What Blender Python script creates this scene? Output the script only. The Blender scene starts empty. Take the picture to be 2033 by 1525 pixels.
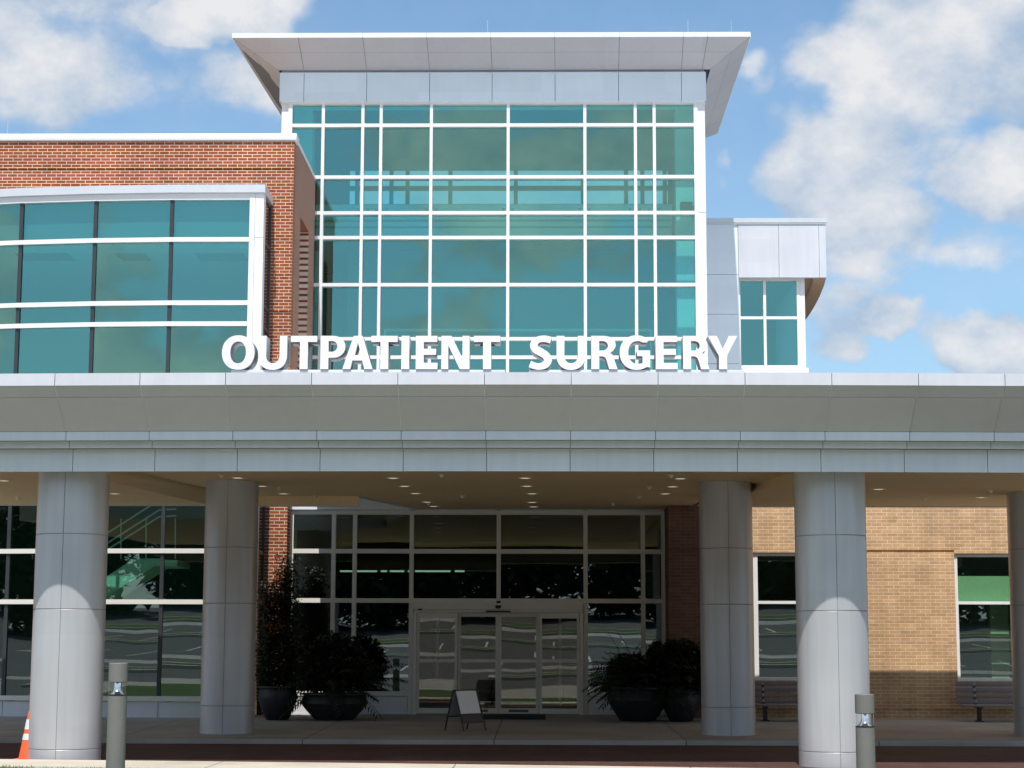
import bpy, bmesh, math, random
from mathutils import Vector, Matrix
random.seed(7)
R = math.radians
scene = bpy.context.scene
COL = scene.collection

# ------------------------------------------------------------------ camera
F = 3750.0                      # focal length in photo pixels (photo 2033 x 1525)
EYE = Vector((0, 0, 1.6))
TILT, YAW, ROLL = R(7.96), R(0.9), R(0.15)
CAM_ROT = Matrix.Rotation(YAW, 3, 'Z') @ Matrix.Rotation(R(90) + TILT, 3, 'X') @ Matrix.Rotation(ROLL, 3, 'Z')

def ray(px, py):
    return CAM_ROT @ Vector(((px - 1016.5) / F, (762.5 - py) / F, -1.0))
def P(px, py, Y):               # survey point: where the sight line meets the vertical plane y = Y
    d = ray(px, py); return EYE + d * ((Y - EYE.y) / d.y)
def PZ(px, py, Z):              # ... meets the level z = Z
    d = ray(px, py); return EYE + d * ((Z - EYE.z) / d.z)
def X(px, py, Y): return P(px, py, Y).x
def Zh(px, py, Y): return P(px, py, Y).z

cam = bpy.data.cameras.new('camera')
cam.sensor_width = 36; cam.lens = 36 * F / 2033; cam.clip_start = .1; cam.clip_end = 6000
camo = bpy.data.objects.new('camera', cam); COL.objects.link(camo)
camo.matrix_world = Matrix.Translation(EYE) @ CAM_ROT.to_4x4()
scene.camera = camo

# ------------------------------------------------------------------ materials
class NT:
    def __init__(s, tree): s.t = tree
    def n(s, typ, ins=None, **kw):
        nd = s.t.nodes.new(typ)
        for k, v in kw.items(): setattr(nd, k, v)
        for k, v in (ins or {}).items():
            i = nd.inputs[k]
            if isinstance(v, bpy.types.NodeSocket): s.t.links.new(v, i)
            else: i.default_value = v
        return nd
    def math(s, op, a, b=0.0, c=0.0, clamp=False):
        return s.n('ShaderNodeMath', {0: a, 1: b, 2: c}, operation=op, use_clamp=clamp).outputs[0]
    def vm(s, op, a, b=(0, 0, 0)):
        nd = s.n('ShaderNodeVectorMath', {0: a, 1: b}, operation=op)
        return nd.outputs['Value'] if op in ('LENGTH', 'DOT_PRODUCT') else nd.outputs[0]
    def mixc(s, f, a, b, blend='MIX'):
        nd = s.n('ShaderNodeMix', data_type='RGBA', blend_type=blend)
        for i, v in ((0, f), (6, a), (7, b)):
            if isinstance(v, bpy.types.NodeSocket): s.t.links.new(v, nd.inputs[i])
            else: nd.inputs[i].default_value = v
        return nd.outputs[2]
    def rng(s, v, a, b, c, d, smooth=False):
        return s.n('ShaderNodeMapRange', {0: v, 1: a, 2: b, 3: c, 4: d}, interpolation_type='SMOOTHSTEP' if smooth else 'LINEAR').outputs[0]

def c4(c): return (c[0], c[1], c[2], 1.0)
def new_mat(name):
    m = bpy.data.materials.new(name); m.use_nodes = True
    t = m.node_tree; t.nodes.clear(); nt = NT(t)
    out = nt.n('ShaderNodeOutputMaterial')
    return m, nt, out
def pos(nt): return nt.n('ShaderNodeNewGeometry').outputs['Position']

def plain(name, col, rough=.5, metal=0., var=.06, scale=2.5, bump=0., spec=.5, stretch=(1, 1, 1), fine=0.):
    m, nt, out = new_mat(name)
    p = nt.vm('MULTIPLY', pos(nt), stretch)
    n1 = nt.n('ShaderNodeTexNoise', {'Vector': p, 'Scale': scale, 'Detail': 5.0, 'Roughness': .6}).outputs['Fac']
    f = nt.rng(n1, .3, .7, 1 - var, 1 + var)
    if fine:
        n2 = nt.n('ShaderNodeTexNoise', {'Vector': p, 'Scale': scale * 22, 'Detail': 4.0}).outputs['Fac']
        f = nt.math('MULTIPLY', f, nt.rng(n2, .3, .7, 1 - fine, 1 + fine))
    colr = nt.mixc(1.0, c4(col), nt.n('ShaderNodeCombineColor', {0: f, 1: f, 2: f}).outputs[0], 'MULTIPLY')
    b = nt.n('ShaderNodeBsdfPrincipled', {'Base Color': colr, 'Metallic': metal,
              'Roughness': nt.rng(n1, .3, .7, rough * .88, min(1, rough * 1.12)), 'Specular IOR Level': spec})
    if bump:
        nb = nt.n('ShaderNodeTexNoise', {'Vector': p, 'Scale': scale * 14, 'Detail': 6.0}).outputs['Fac']
        nt.t.links.new(nt.n('ShaderNodeBump', {'Height': nb, 'Strength': bump, 'Distance': .02}).outputs[0], b.inputs['Normal'])
    nt.t.links.new(b.outputs[0], out.inputs[0])
    return m

def panel_mat(name, col, rough, metal, cell=1.079, x0=0., var=.035, streak=.05, wave=.0025):
    """painted sheet metal: each sheet a hair different in tone, rain streaks, slight buckling"""
    m, nt, out = new_mat(name); p = pos(nt); s = nt.n('ShaderNodeSeparateXYZ', {0: p})
    idx = nt.math('FLOOR', nt.math('DIVIDE', nt.math('SUBTRACT', s.outputs[0], x0), cell))
    idz = nt.math('FLOOR', nt.math('MULTIPLY', s.outputs[2], 1.7))
    wn = nt.n('ShaderNodeTexWhiteNoise', {'Vector': nt.n('ShaderNodeCombineXYZ', {0: idx, 1: idz, 2: 0.}).outputs[0]}, noise_dimensions='3D').outputs['Value']
    n1 = nt.n('ShaderNodeTexNoise', {'Vector': nt.vm('MULTIPLY', p, (9, 9, .55)), 'Scale': 1.0, 'Detail': 5.0}).outputs['Fac']
    n2 = nt.n('ShaderNodeTexNoise', {'Vector': p, 'Scale': 1.3, 'Detail': 4.0}).outputs['Fac']
    f = nt.math('MULTIPLY', nt.rng(wn, 0, 1, 1 - var, 1 + var), nt.math('MULTIPLY', nt.rng(n1, .35, .75, 1 + streak * .4, 1 - streak), nt.rng(n2, .3, .7, .97, 1.03)))
    colr = nt.mixc(1.0, c4(col), nt.n('ShaderNodeCombineColor', {0: f, 1: f, 2: f}).outputs[0], 'MULTIPLY')
    b = nt.n('ShaderNodeBsdfPrincipled', {'Base Color': colr, 'Metallic': metal, 'Roughness': nt.rng(n2, .3, .7, rough * .85, rough * 1.15)})
    nw = nt.n('ShaderNodeTexNoise', {'Vector': p, 'Scale': 1.1, 'Detail': 1.0}).outputs['Fac']
    nt.t.links.new(nt.n('ShaderNodeBump', {'Height': nw, 'Strength': 1.0, 'Distance': wave * 4}).outputs[0], b.inputs['Normal'])
    nt.t.links.new(b.outputs[0], out.inputs[0]); return m

def brick(name, axis, c1, c2, mortar, w=.203, h=.0677, mort=.0058, soil=.12):
    m, nt, out = new_mat(name)
    s = nt.n('ShaderNodeSeparateXYZ', {0: pos(nt)})
    a, b_ = {'x': (0, 2), 'y': (1, 2), 'f': (0, 1)}[axis]
    v = nt.n('ShaderNodeCombineXYZ', {0: s.outputs[a], 1: s.outputs[b_], 2: 0.0}).outputs[0]
    br = nt.n('ShaderNodeTexBrick', {'Vector': v, 'Color1': c4(c1), 'Color2': c4(c2), 'Mortar': c4(mortar), 'Scale': 1.0,
              'Mortar Size': mort, 'Mortar Smooth': .15, 'Bias': .1, 'Brick Width': w, 'Row Height': h}, offset=.5, squash=1.0)
    n1 = nt.n('ShaderNodeTexNoise', {'Vector': v, 'Scale': .7, 'Detail': 5.0}).outputs['Fac']
    n2 = nt.n('ShaderNodeTexNoise', {'Vector': v, 'Scale': 60.0, 'Detail': 3.0}).outputs['Fac']
    n3 = nt.n('ShaderNodeTexNoise', {'Vector': nt.vm('MULTIPLY', v, (4.0, .5, 1)), 'Scale': 1.0, 'Detail': 6.0}).outputs['Fac']
    cellv = nt.vm('FLOOR', nt.vm('DIVIDE', nt.n('ShaderNodeVectorMath', {0: v, 1: (0, 0, 0)}, operation='ADD').outputs[0], (w * 1.5, h, 1)))
    wn = nt.n('ShaderNodeTexWhiteNoise', {'Vector': cellv}, noise_dimensions='3D').outputs['Value']
    f = nt.math('MULTIPLY', nt.rng(n1, .3, .7, 1 - soil, 1 + soil), nt.rng(n2, .3, .7, .88, 1.12))
    f = nt.math('MULTIPLY', f, nt.math('MULTIPLY', nt.rng(n3, .3, .75, 1.06, .84), nt.rng(wn, 0, 1, .88, 1.1)))
    colr = nt.mixc(1.0, br.outputs['Color'], nt.n('ShaderNodeCombineColor', {0: f, 1: f, 2: f}).outputs[0], 'MULTIPLY')
    b = nt.n('ShaderNodeBsdfPrincipled', {'Base Color': colr, 'Roughness': .85, 'Specular IOR Level': .25})
    hgt = nt.math('SUBTRACT', nt.math('MULTIPLY', n2, .25), br.outputs['Fac'])
    nt.t.links.new(nt.n('ShaderNodeBump', {'Height': hgt, 'Strength': .5, 'Distance': .008}).outputs[0], b.inputs['Normal'])
    nt.t.links.new(b.outputs[0], out.inputs[0])
    return m

def glass(name, trans, refl, r0, wob=.012, wscale=.9, tilt=.012):
    m, nt, out = new_mat(name)
    p = pos(nt)
    nz = nt.n('ShaderNodeTexNoise', {'Vector': nt.vm('MULTIPLY', p, (1, 1, .75)), 'Scale': wscale, 'Detail': 1.5}).outputs['Fac']
    # every pane is set a hair off true, so reflections break from light to light
    rnd_ = nt.n('ShaderNodeTexWhiteNoise', {'W': nt.n('ShaderNodeObjectInfo').outputs['Random']}, noise_dimensions='1D').outputs['Color']
    nrm_ = nt.vm('NORMALIZE', nt.vm('ADD', nt.n('ShaderNodeNewGeometry').outputs['Normal'], nt.vm('MULTIPLY', nt.vm('SUBTRACT', rnd_, (.5, .5, .5)), (tilt, tilt, tilt))))
    bmp = nt.n('ShaderNodeBump', {'Height': nz, 'Strength': 1.0, 'Distance': wob, 'Normal': nrm_}).outputs[0]
    fr = nt.n('ShaderNodeFresnel', {'IOR': 1.5}).outputs[0]
    fac = nt.math('MULTIPLY_ADD', fr, 1 - r0, r0, clamp=True)
    face = nt.math('SUBTRACT', 1.0, nt.n('ShaderNodeNewGeometry').outputs['Backfacing'])   # coat sits on the face a ray enters by
    fac = nt.math('MULTIPLY', fac, face)
    tint = nt.mixc(face, (1, 1, 1, 1), c4(trans))
    tr = nt.n('ShaderNodeBsdfTransparent', {'Color': tint}).outputs[0]
    gl = nt.n('ShaderNodeBsdfGlossy', {'Color': c4(refl), 'Roughness': 0.0, 'Normal': bmp}).outputs[0]
    mx = nt.n('ShaderNodeMixShader', {0: fac, 1: tr, 2: gl}).outputs[0]
    nt.t.links.new(mx, out.inputs[0])
    return m

def emit(name, col, s):
    m, nt, out = new_mat(name)
    nt.t.links.new(nt.n('ShaderNodeEmission', {'Color': c4(col), 'Strength': s}).outputs[0], out.inputs[0]); return m

def slab_mat(name, col, sx, sy, ox, oy):
    """cast concrete with tooled joints, stains and a fine grain"""
    m, nt, out = new_mat(name)
    p = pos(nt); s = nt.n('ShaderNodeSeparateXYZ', {0: p})
    def joint(v, step, off):
        fr = nt.math('FRACT', nt.math('DIVIDE', nt.math('ADD', v, off), step))
        d = nt.math('MULTIPLY', nt.math('ABSOLUTE', nt.math('SUBTRACT', fr, .5)), step)
        return nt.rng(d, step / 2 - .012, step / 2 - .006, 0, 1)
    j = nt.math('MAXIMUM', joint(s.outputs[0], sx, ox), joint(s.outputs[1], sy, oy))
    n1 = nt.n('ShaderNodeTexNoise', {'Vector': p, 'Scale': .6, 'Detail': 6.0, 'Roughness': .65}).outputs['Fac']
    n2 = nt.n('ShaderNodeTexNoise', {'Vector': p, 'Scale': 70.0, 'Detail': 3.0}).outputs['Fac']
    f = nt.math('MULTIPLY', nt.rng(n1, .3, .7, .78, 1.18), nt.rng(n2, .3, .7, .9, 1.1))
    f = nt.math('MULTIPLY', f, nt.rng(j, 0, 1, 1, .35))
    colr = nt.mixc(1.0, c4(col), nt.n('ShaderNodeCombineColor', {0: f, 1: f, 2: f}).outputs[0], 'MULTIPLY')
    b = nt.n('ShaderNodeBsdfPrincipled', {'Base Color': colr, 'Roughness': .8, 'Specular IOR Level': .3})
    nt.t.links.new(nt.n('ShaderNodeBump', {'Height': nt.math('SUBTRACT', nt.math('MULTIPLY', n2, .3), j), 'Strength': .4, 'Distance': .01}).outputs[0], b.inputs['Normal'])
    nt.t.links.new(b.outputs[0], out.inputs[0]); return m

M = {}
M['white'] = plain('white_painted_aluminium', (.80, .80, .80), .4, 0, .03)
X0M = X(966, 910, 24.3)
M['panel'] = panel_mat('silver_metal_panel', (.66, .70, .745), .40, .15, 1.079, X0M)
M['panel_light'] = panel_mat('pale_metal_panel', (.78, .85, .90), .42, .0, 1.4, 0., .03, .015)
M['panel_rim'] = panel_mat('silver_rim_panel', (.62, .635, .68), .42, .05, 1.079, X0M)
M['bounce_ballast'] = plain('tan_bounce_ballast', (.50, .34, .22), .95, 0, .15, 3)  # tan guessed for an unseen roof, to throw warm bounce under the tower eaves
M['column'] = panel_mat('silver_column_cladding', (.50, .505, .53), .34, .25, 50., 0., .02, .07, .0012)
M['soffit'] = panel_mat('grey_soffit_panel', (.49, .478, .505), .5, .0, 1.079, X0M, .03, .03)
M['seam'] = plain('dark_joint', (.16, .16, .165), .8)
M['col_seam'] = plain('grey_joint', (.27, .27, .275), .8)
M['coping'] = plain('coping_metal', (.66, .68, .70), .35, .25, .03)
M['ceiling'] = plain('tan_stucco_ceiling', (.88, .69, .41), .9, 0, .05, .5, fine=.03)
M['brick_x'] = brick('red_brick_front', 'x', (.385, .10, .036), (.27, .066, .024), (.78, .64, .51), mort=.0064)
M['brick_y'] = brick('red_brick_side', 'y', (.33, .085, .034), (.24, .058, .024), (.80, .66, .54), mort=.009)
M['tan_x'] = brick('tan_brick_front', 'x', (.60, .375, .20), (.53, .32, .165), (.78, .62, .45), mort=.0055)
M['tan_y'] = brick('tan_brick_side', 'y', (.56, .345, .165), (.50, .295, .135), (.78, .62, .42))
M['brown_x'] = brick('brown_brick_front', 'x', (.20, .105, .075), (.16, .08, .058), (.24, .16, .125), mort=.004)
M['paver'] = brick('clay_paver', 'f', (.115, .058, .046), (.085, .042, .034), (.06, .045, .04), .2, .1, .004, .2)
M['concrete'] = slab_mat('sidewalk_concrete', (.36, .345, .32), 3.05, 3.6, .75, 1.4)
M['kerb'] = slab_mat('kerb_concrete', (.62, .56, .47), 3.0, 60., 1.1, 30.)
M['forecourt'] = slab_mat('forecourt_concrete', (.44, .42, .385), 4.5, 4.5, 1.0, 1.0)
M['kerb_walk'] = slab_mat('walk_kerb_concrete', (.38, .365, .34), 3.05, 60., .75, 30.)
M['asphalt'] = plain('asphalt', (.115, .115, .115), .9, 0, .22, .35, bump=.3, spec=.3, fine=.25)
M['paint_white'] = plain('road_paint_white', (.72, .72, .70), .7, 0, .1, 3)
M['paint_yellow'] = plain('road_paint_yellow', (.72, .42, .05), .7, 0, .1, 3)
M['grass'] = plain('lawn_grass', (.075, .13, .028), .9, 0, .35, 1.4, bump=.8, spec=.2, fine=.35)
M['dirt'] = plain('far_ground', (.11, .12, .06), .95, 0, .3, .05)
M['glass'] = glass('teal_coated_glass', (.34, .82, .82), (.50, .98, .83), .28, .004, .35)
M['glass_low'] = glass('green_ground_glass', (.50, .82, .58), (.80, .93, .88), .15, .0026, .6)
M['glass_door'] = glass('clear_door_glass', (.82, .86, .78), (.95, .92, .80), .08, .0025, .7)
M['glass_side'] = glass('side_return_glass', (.55, .75, .72), (.95, .97, .95), .38, .001, .5)
M['glass_clear'] = glass('clear_back_glass', (.88, .86, .74), (1, 1, 1), .05, .001, .5)
M['mullion'] = plain('dark_mullion', (.035, .04, .045), .4)
M['lowframe'] = plain('entrance_aluminium', (.76, .745, .70), .40, .0, .03)
M['int_white'] = plain('interior_white_paint', (.72, .72, .70), .85, 0, .03)
M['int_grey'] = plain('interior_grey_paint', (.20, .20, .205), .85, 0, .05)
M['int_mid'] = plain('interior_mid_paint', (.40, .40, .39), .85, 0, .04)
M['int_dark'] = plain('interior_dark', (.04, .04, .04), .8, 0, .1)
M['int_floor'] = plain('interior_floor_tile', (.20, .19, .18), .35, 0, .08)
M['letter'] = plain('white_letter_face', (.82, .82, .82), .35, 0, .01)
M['letter_side'] = plain('grey_letter_return', (.33, .335, .36), .4, .2, .03)
M['bollard'] = plain('grey_powder_coat', (.165, .162, .15), .6, .0, .05, 6, fine=.06)
M['chrome'] = plain('chrome', (.85, .86, .9), .08, 1., 0)
M['lens'] = glass('bollard_lens', (.93, .93, .9), (1, 1, 1), .06, 0.0, 1)
M['orange'] = plain('orange_rubber', (.90, .13, .035), .55, 0, .08, 6)
M['reflective'] = plain('reflective_sleeve', (.72, .74, .73), .4, .1, .06, 9)
M['slat'] = plain('recycled_plank', (.25, .215, .215), .7, 0, .16, 3, stretch=(.3, 4, 14), fine=.08)
M['black'] = plain('black_metal', (.012, .012, .013), .45, 0, .1)
M['pot'] = plain('dark_glazed_pot', (.010, .012, .017), .5, 0, .2, 3)
M['soil'] = plain('potting_soil', (.03, .022, .016), .95)
M['leaf'] = plain('dark_leaf', (.018, .030, .011), .55, 0, .3, 5)
M['vine'] = plain('vine_leaf', (.022, .036, .011), .55, 0, .3, 5)
M['bark'] = plain('bark', (.07, .05, .035), .9, 0, .2, 8)
M['tree'] = plain('wood_leaf', (.03, .05, .018), .8, 0, .35, .6)
M['board'] = plain('white_sign_panel', (.86, .86, .87), .4, 0, .02)
M['board_back'] = plain('grey_sign_panel', (.40, .42, .43), .5, 0, .03)
M['mat'] = plain('rubber_mat', (.012, .012, .012), .9, 0, .2, 8)
M['lamp'] = emit('downlight_glow', (1.0, .84, .60), .8)
M['tube'] = emit('reflected_bar_glow', (.75, 1.0, .95), .45)  # glow of the bars that imitate a reflected streak, not a fitting
M['sprinkler'] = plain('white_sprinkler', (.8, .78, .74), .4)
M['shade'] = plain('roller_shade', (.70, .64, .62), .9, 0, .02)
M['membrane'] = plain('white_roof_membrane', (.70, .71, .71), .7, 0, .08, 1.5)
M['lining'] = plain('wood_tone_underside', (.45, .27, .15), .7, 0, .05)
M['hose'] = plain('green_hose', (.35, .6, .45), .5)
M['sticker'] = plain('door_sticker', (.12, .12, .12), .6)

# ------------------------------------------------------------------ mesh helpers
class MB:
    def __init__(s): s.v = []; s.f = []; s.m = []; s.smooth = []
    def add(s, vs, fs, mi=0, smooth=False):
        o = len(s.v); s.v += [tuple(v) for v in vs]
        for f in fs: s.f.append([o + i for i in f]); s.m.append(mi); s.smooth.append(smooth)
        return s
    def box(s, x0, x1, y0, y1, z0, z1, mi=0):
        x0, x1 = min(x0, x1), max(x0, x1); y0, y1 = min(y0, y1), max(y0, y1); z0, z1 = min(z0, z1), max(z0, z1)
        return s.add([(x0, y0, z0), (x1, y0, z0), (x1, y1, z0), (x0, y1, z0), (x0, y0, z1), (x1, y0, z1), (x1, y1, z1), (x0, y1, z1)],
                     [(0, 3, 2, 1), (4, 5, 6, 7), (0, 1, 5, 4), (1, 2, 6, 5), (2, 3, 7, 6), (3, 0, 4, 7)], mi)
    def bevbox(s, x0, x1, y0, y1, z0, z1, b=.01, mi=0):
        bm = bmesh.new(); bmesh.ops.create_cube(bm, size=1)
        for v in bm.verts: v.co = Vector(((x0 + x1) / 2 + v.co.x * (x1 - x0), (y0 + y1) / 2 + v.co.y * (y1 - y0), (z0 + z1) / 2 + v.co.z * (z1 - z0)))
        bmesh.ops.bevel(bm, geom=bm.edges[:], offset=b, segments=2, affect='EDGES', profile=.5)
        bm.verts.index_update()
        s.add([v.co.copy() for v in bm.verts], [[v.index for v in f.verts] for f in bm.faces], mi); bm.free(); return s
    def quad(s, a, b, c, d, mi=0): return s.add([a, b, c, d], [(0, 1, 2, 3)], mi)
    def hexa(s, a, b, mi=0):     # two quads (lists of four points) joined into a solid
        return s.add(list(a) + list(b), [(3, 2, 1, 0), (4, 5, 6, 7), (0, 1, 5, 4), (1, 2, 6, 5), (2, 3, 7, 6), (3, 0, 4, 7)], mi)
    def prism(s, pts, z0, z1, mi=0):
        n = len(pts)
        return s.add([(p[0], p[1], z0) for p in pts] + [(p[0], p[1], z1) for p in pts],
                     [tuple(reversed(range(n))), tuple(range(n, 2 * n))] + [(i, (i + 1) % n, n + (i + 1) % n, n + i) for i in range(n)], mi)
    def prism_x(s, yz, x0, x1, mi=0):   # profile in (y,z) swept along x
        n = len(yz)
        return s.add([(x0, p[0], p[1]) for p in yz] + [(x1, p[0], p[1]) for p in yz],
                     [tuple(range(n)), tuple(reversed(range(n, 2 * n)))] + [((i + 1) % n, i, n + i, n + (i + 1) % n) for i in range(n)], mi)
    def lathe(s, prof, cx, cy, seg=32, a0=0., a1=2 * math.pi, mi=0, smooth=True):
        full = abs(a1 - a0 - 2 * math.pi) < 1e-6; cols = seg if full else seg + 1
        vs = [(cx + r * math.cos(a0 + (a1 - a0) * i / seg), cy + r * math.sin(a0 + (a1 - a0) * i / seg), z) for r, z in prof for i in range(cols)]
        fs = []
        for j in range(len(prof) - 1):
            for i in range(seg):
                i2 = (i + 1) % cols
                fs.append((j * cols + i, j * cols + i2, (j + 1) * cols + i2, (j + 1) * cols + i))
        return s.add(vs, fs, mi, smooth)
    def bar(s, a, b, w, t=None, mi=0):  # rectangular bar between two points
        a, b = Vector(a), Vector(b); d = (b - a).normalized(); t = t or w
        up = Vector((0, 0, 1)) if abs(d.z) < .95 else Vector((0, 1, 0))
        u = d.cross(up).normalized() * w / 2; v = u.cross(d).normalized() * t / 2
        return s.hexa([a - u - v, a + u - v, a + u + v, a - u + v], [b - u - v, b + u - v, b + u + v, b - u + v], mi)
    def tube(s, pts, r, seg=8, mi=0):
        pts = [Vector(p) for p in pts]; vs = []; fs = []
        for i, p in enumerate(pts):
            d = (pts[min(i + 1, len(pts) - 1)] - pts[max(i - 1, 0)]).normalized()
            up = Vector((0, 0, 1)) if abs(d.z) < .9 else Vector((1, 0, 0))
            u = d.cross(up).normalized(); v = u.cross(d)
            rr = r[i] if isinstance(r, (list, tuple)) else r
            vs += [p + (u * math.cos(2 * math.pi * k / seg) + v * math.sin(2 * math.pi * k / seg)) * rr for k in range(seg)]
        for i in range(len(pts) - 1):
            for k in range(seg): fs.append((i * seg + k, i * seg + (k + 1) % seg, (i + 1) * seg + (k + 1) % seg, (i + 1) * seg + k))
        fs += [tuple(reversed(range(seg))), tuple(range((len(pts) - 1) * seg, len(pts) * seg))]
        return s.add(vs, fs, mi, True)

OFF = {}
def thing(name, label, cat, loc=(0, 0, 0), group=None):
    o = bpy.data.objects.new(name, None); o.empty_display_size = .2; COL.objects.link(o)
    o.location = loc; o['label'] = label; o['category'] = cat
    if group: o['group'] = group
    OFF[o.name] = Vector(loc); return o
def mesh_of(name, mb, mats, off=Vector((0, 0, 0)), fixn=True):
    me = bpy.data.meshes.new(name)
    me.from_pydata([tuple(Vector(v) - off) for v in mb.v], [], mb.f)
    for m in (mats if isinstance(mats, (list, tuple)) else [mats]): me.materials.append(M[m])
    me.polygons.foreach_set('material_index', mb.m)
    me.polygons.foreach_set('use_smooth', mb.smooth)
    if fixn:
        bm = bmesh.new(); bm.from_mesh(me); bmesh.ops.recalc_face_normals(bm, faces=bm.faces[:]); bm.to_mesh(me); bm.free()
    me.set_sharp_from_angle(angle=R(32)); me.update(); return me
def part(name, mb, mats, parent, label=None, fixn=True):
    off = OFF[parent.name]
    o = bpy.data.objects.new(name, mesh_of(name, mb, mats, off, fixn)); COL.objects.link(o)
    o.parent = parent; OFF[o.name] = off
    if label: o['label'] = label
    return o
def struct(name, mb, mats, kind='structure', label=None, fixn=True):
    o = bpy.data.objects.new(name, mesh_of(name, mb, mats, fixn=fixn)); COL.objects.link(o)
    o['kind'] = kind
    if label: o['label'] = label
    return o
def copy_tree(o, parent=None):
    c = o.copy(); COL.objects.link(c); c.parent = parent
    for ch in list(o.children): copy_tree(ch, c)
    return c

def wall_holes(mb, x0, x1, z0, z1, y0, y1, holes, mi=0):
    """front-facing wall with rectangular openings (x0,x1,z0,z1), as butted boxes"""
    xs = sorted({x0, x1, *[h[0] for h in holes], *[h[1] for h in holes]})
    xs = [x for x in xs if x0 <= x <= x1]
    for a, b in zip(xs[:-1], xs[1:]):
        mid = (a + b) / 2; z = z0
        for h in sorted([h for h in holes if h[0] < mid < h[1]], key=lambda h: h[2]):
            if h[2] > z + 1e-4: mb.box(a, b, y0, y1, z, h[2], mi)
            z = h[3]
        if z < z1 - 1e-4: mb.box(a, b, y0, y1, z, z1, mi)
    return mb

# planes of the place (metres from the camera along the street normal)
YT, YV, YB, YW, YTAN, YWING = 41.8, 38.6, 38.0, 37.0, 37.3, 46.5
def walk_z(y): return .15 + .016 * (y - 30.5)

# ------------------------------------------------------------------ ground
def ground_z(x, y):
    z = 0.
    if y < -8: z += .055 * (min(-8 - y, 90))
    return z - .02
g = MB()
xs = [-900, -300, -120, -60, -30, -12, 0, 12, 30, 60, 120, 300, 900]
ys = [-900, -300, -130, -98, -80, -60, -45, -30, -20, -8, 0, 12, 18, 23.9, 42, 60, 120, 300, 900]
vs = [(x, y, ground_z(x, y)) for y in ys for x in xs]; n = len(xs)
g.add(vs, [(j * n + i, j * n + i + 1, (j + 1) * n + i + 1, (j + 1) * n + i) for j in range(len(ys) - 1) for i in range(n - 1)])
struct('ground', g, 'asphalt')

def sheet(name, mat, x0, x1, y0, y1, lift, nx=6, ny=6):
    mb = MB(); vs = []
    for j in range(ny + 1):
        for i in range(nx + 1):
            x = x0 + (x1 - x0) * i / nx; y = y0 + (y1 - y0) * j / ny
            vs.append((x, y, ground_z(x, y) + lift))
    mb.add(vs, [(j * (nx + 1) + i, j * (nx + 1) + i + 1, (j + 1) * (nx + 1) + i + 1, (j + 1) * (nx + 1) + i) for j in range(ny) for i in range(nx)])
    return struct(name, mb, mat)
# parking lot behind the photographer, seen mirrored in the ground floor glass
sheet('lane_marking', 'paint_yellow', -40, 40, -6.2, -6.05, .004, 1, 1)
sheet('lane_marking', 'paint_yellow', -40, 40, -6.5, -6.35, .004, 1, 1)
mb = MB()
for k in range(-14, 15):
    for (ya, yb) in ((-30, -25), (-48, -43)):
        x = k * 2.75
        mb.quad((x, ya, ground_z(x, ya) + .006), (x + .12, ya, ground_z(x, ya) + .006), (x + .12, yb, ground_z(x, yb) + .006), (x, yb, ground_z(x, yb) + .006))
struct('parking_marking', mb, 'paint_white')
def island(x0, x1, y0, y1, h=.15):
    k = MB(); vs = []
    for (a, b, c, d) in ((x0, x1, y0, y0 + .3), (x0, x1, y1 - .3, y1), (x0, x0 + .3, y0 + .3, y1 - .3), (x1 - .3, x1, y0 + .3, y1 - .3)):
        A = [(a, c, ground_z(a, c) - .02), (b, c, ground_z(b, c) - .02), (b, d, ground_z(b, d) - .02), (a, d, ground_z(a, d) - .02)]
        k.hexa(A, [(p[0], p[1], p[2] + h + .02) for p in A])
    struct('kerb', k, 'kerb')
    q = [(x0 + .3, y0 + .3), (x1 - .3, y0 + .3), (x1 - .3, y1 - .3), (x0 + .3, y1 - .3)]
    gr = MB(); A = [(x, y, ground_z(x, y) - .02) for x, y in q]; gr.hexa(A, [(p[0], p[1], p[2] + h) for p in A])
    struct('grass_strip', gr, 'grass')
island(-38, -9, -15, -13.2); island(-3, 30, -15, -13.2); island(-50, 50, -40, -38); island(-60, 60, -62, -57)
sheet('footpath', 'forecourt', -60, 60, -22, -19.5, .006, 2, 1); sheet('footpath', 'forecourt', -60, 60, -56.5, -52, .006, 2, 1)

# near lawn mound, kerb island, driveway, sidewalk
lw = MB(); nx, ny = 24, 14; vs = []
for j in range(ny + 1):
    for i in range(nx + 1):
        x = -14 + 26 * i / nx; y = 18.9 + (23.4 - 18.9) * j / ny
        hl = .29 + (.04 - .29) * (x + 4.4) / 8.1; hl = max(.04, min(.46, hl))
        t = (y - 18.9) / (20.3 - 18.9)
        kz = .15 - .0075 * (x + 5)
        z = .02 + (hl - .02) * (3 * t * t - 2 * t ** 3) if t < 1 else hl + (kz - .03 - hl) * (y - 20.3) / 3.1
        vs.append((x, y, max(z, .02) + random.uniform(-.006, .006)))
lw.add(vs, [(j * (nx + 1) + i, j * (nx + 1) + i + 1, (j + 1) * (nx + 1) + i + 1, (j + 1) * (nx + 1) + i) for j in range(ny) for i in range(nx)], 0, True)
struct('lawn', lw, 'grass')
def lawn_z(x, y):
    best = min(vs_l, key=lambda v: (v[0] - x) ** 2 + (v[1] - y) ** 2); return best[2]
vs_l = vs
tuft = MB()
for _ in range(5200):
    x = random.uniform(-9, 5.5); y = random.uniform(19.6, 23.38); z = lawn_z(x, y) - .01
    a = random.uniform(0, 6.28); h = random.uniform(.02, .04); w = .005
    dx, dy = math.cos(a) * w, math.sin(a) * w; lx, ly = random.uniform(-.025, .025), random.uniform(-.025, .025)
    tuft.add([(x - dx, y - dy, z), (x + dx, y + dy, z), (x + lx, y + ly, z + h)], [(0, 1, 2)])
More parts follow.
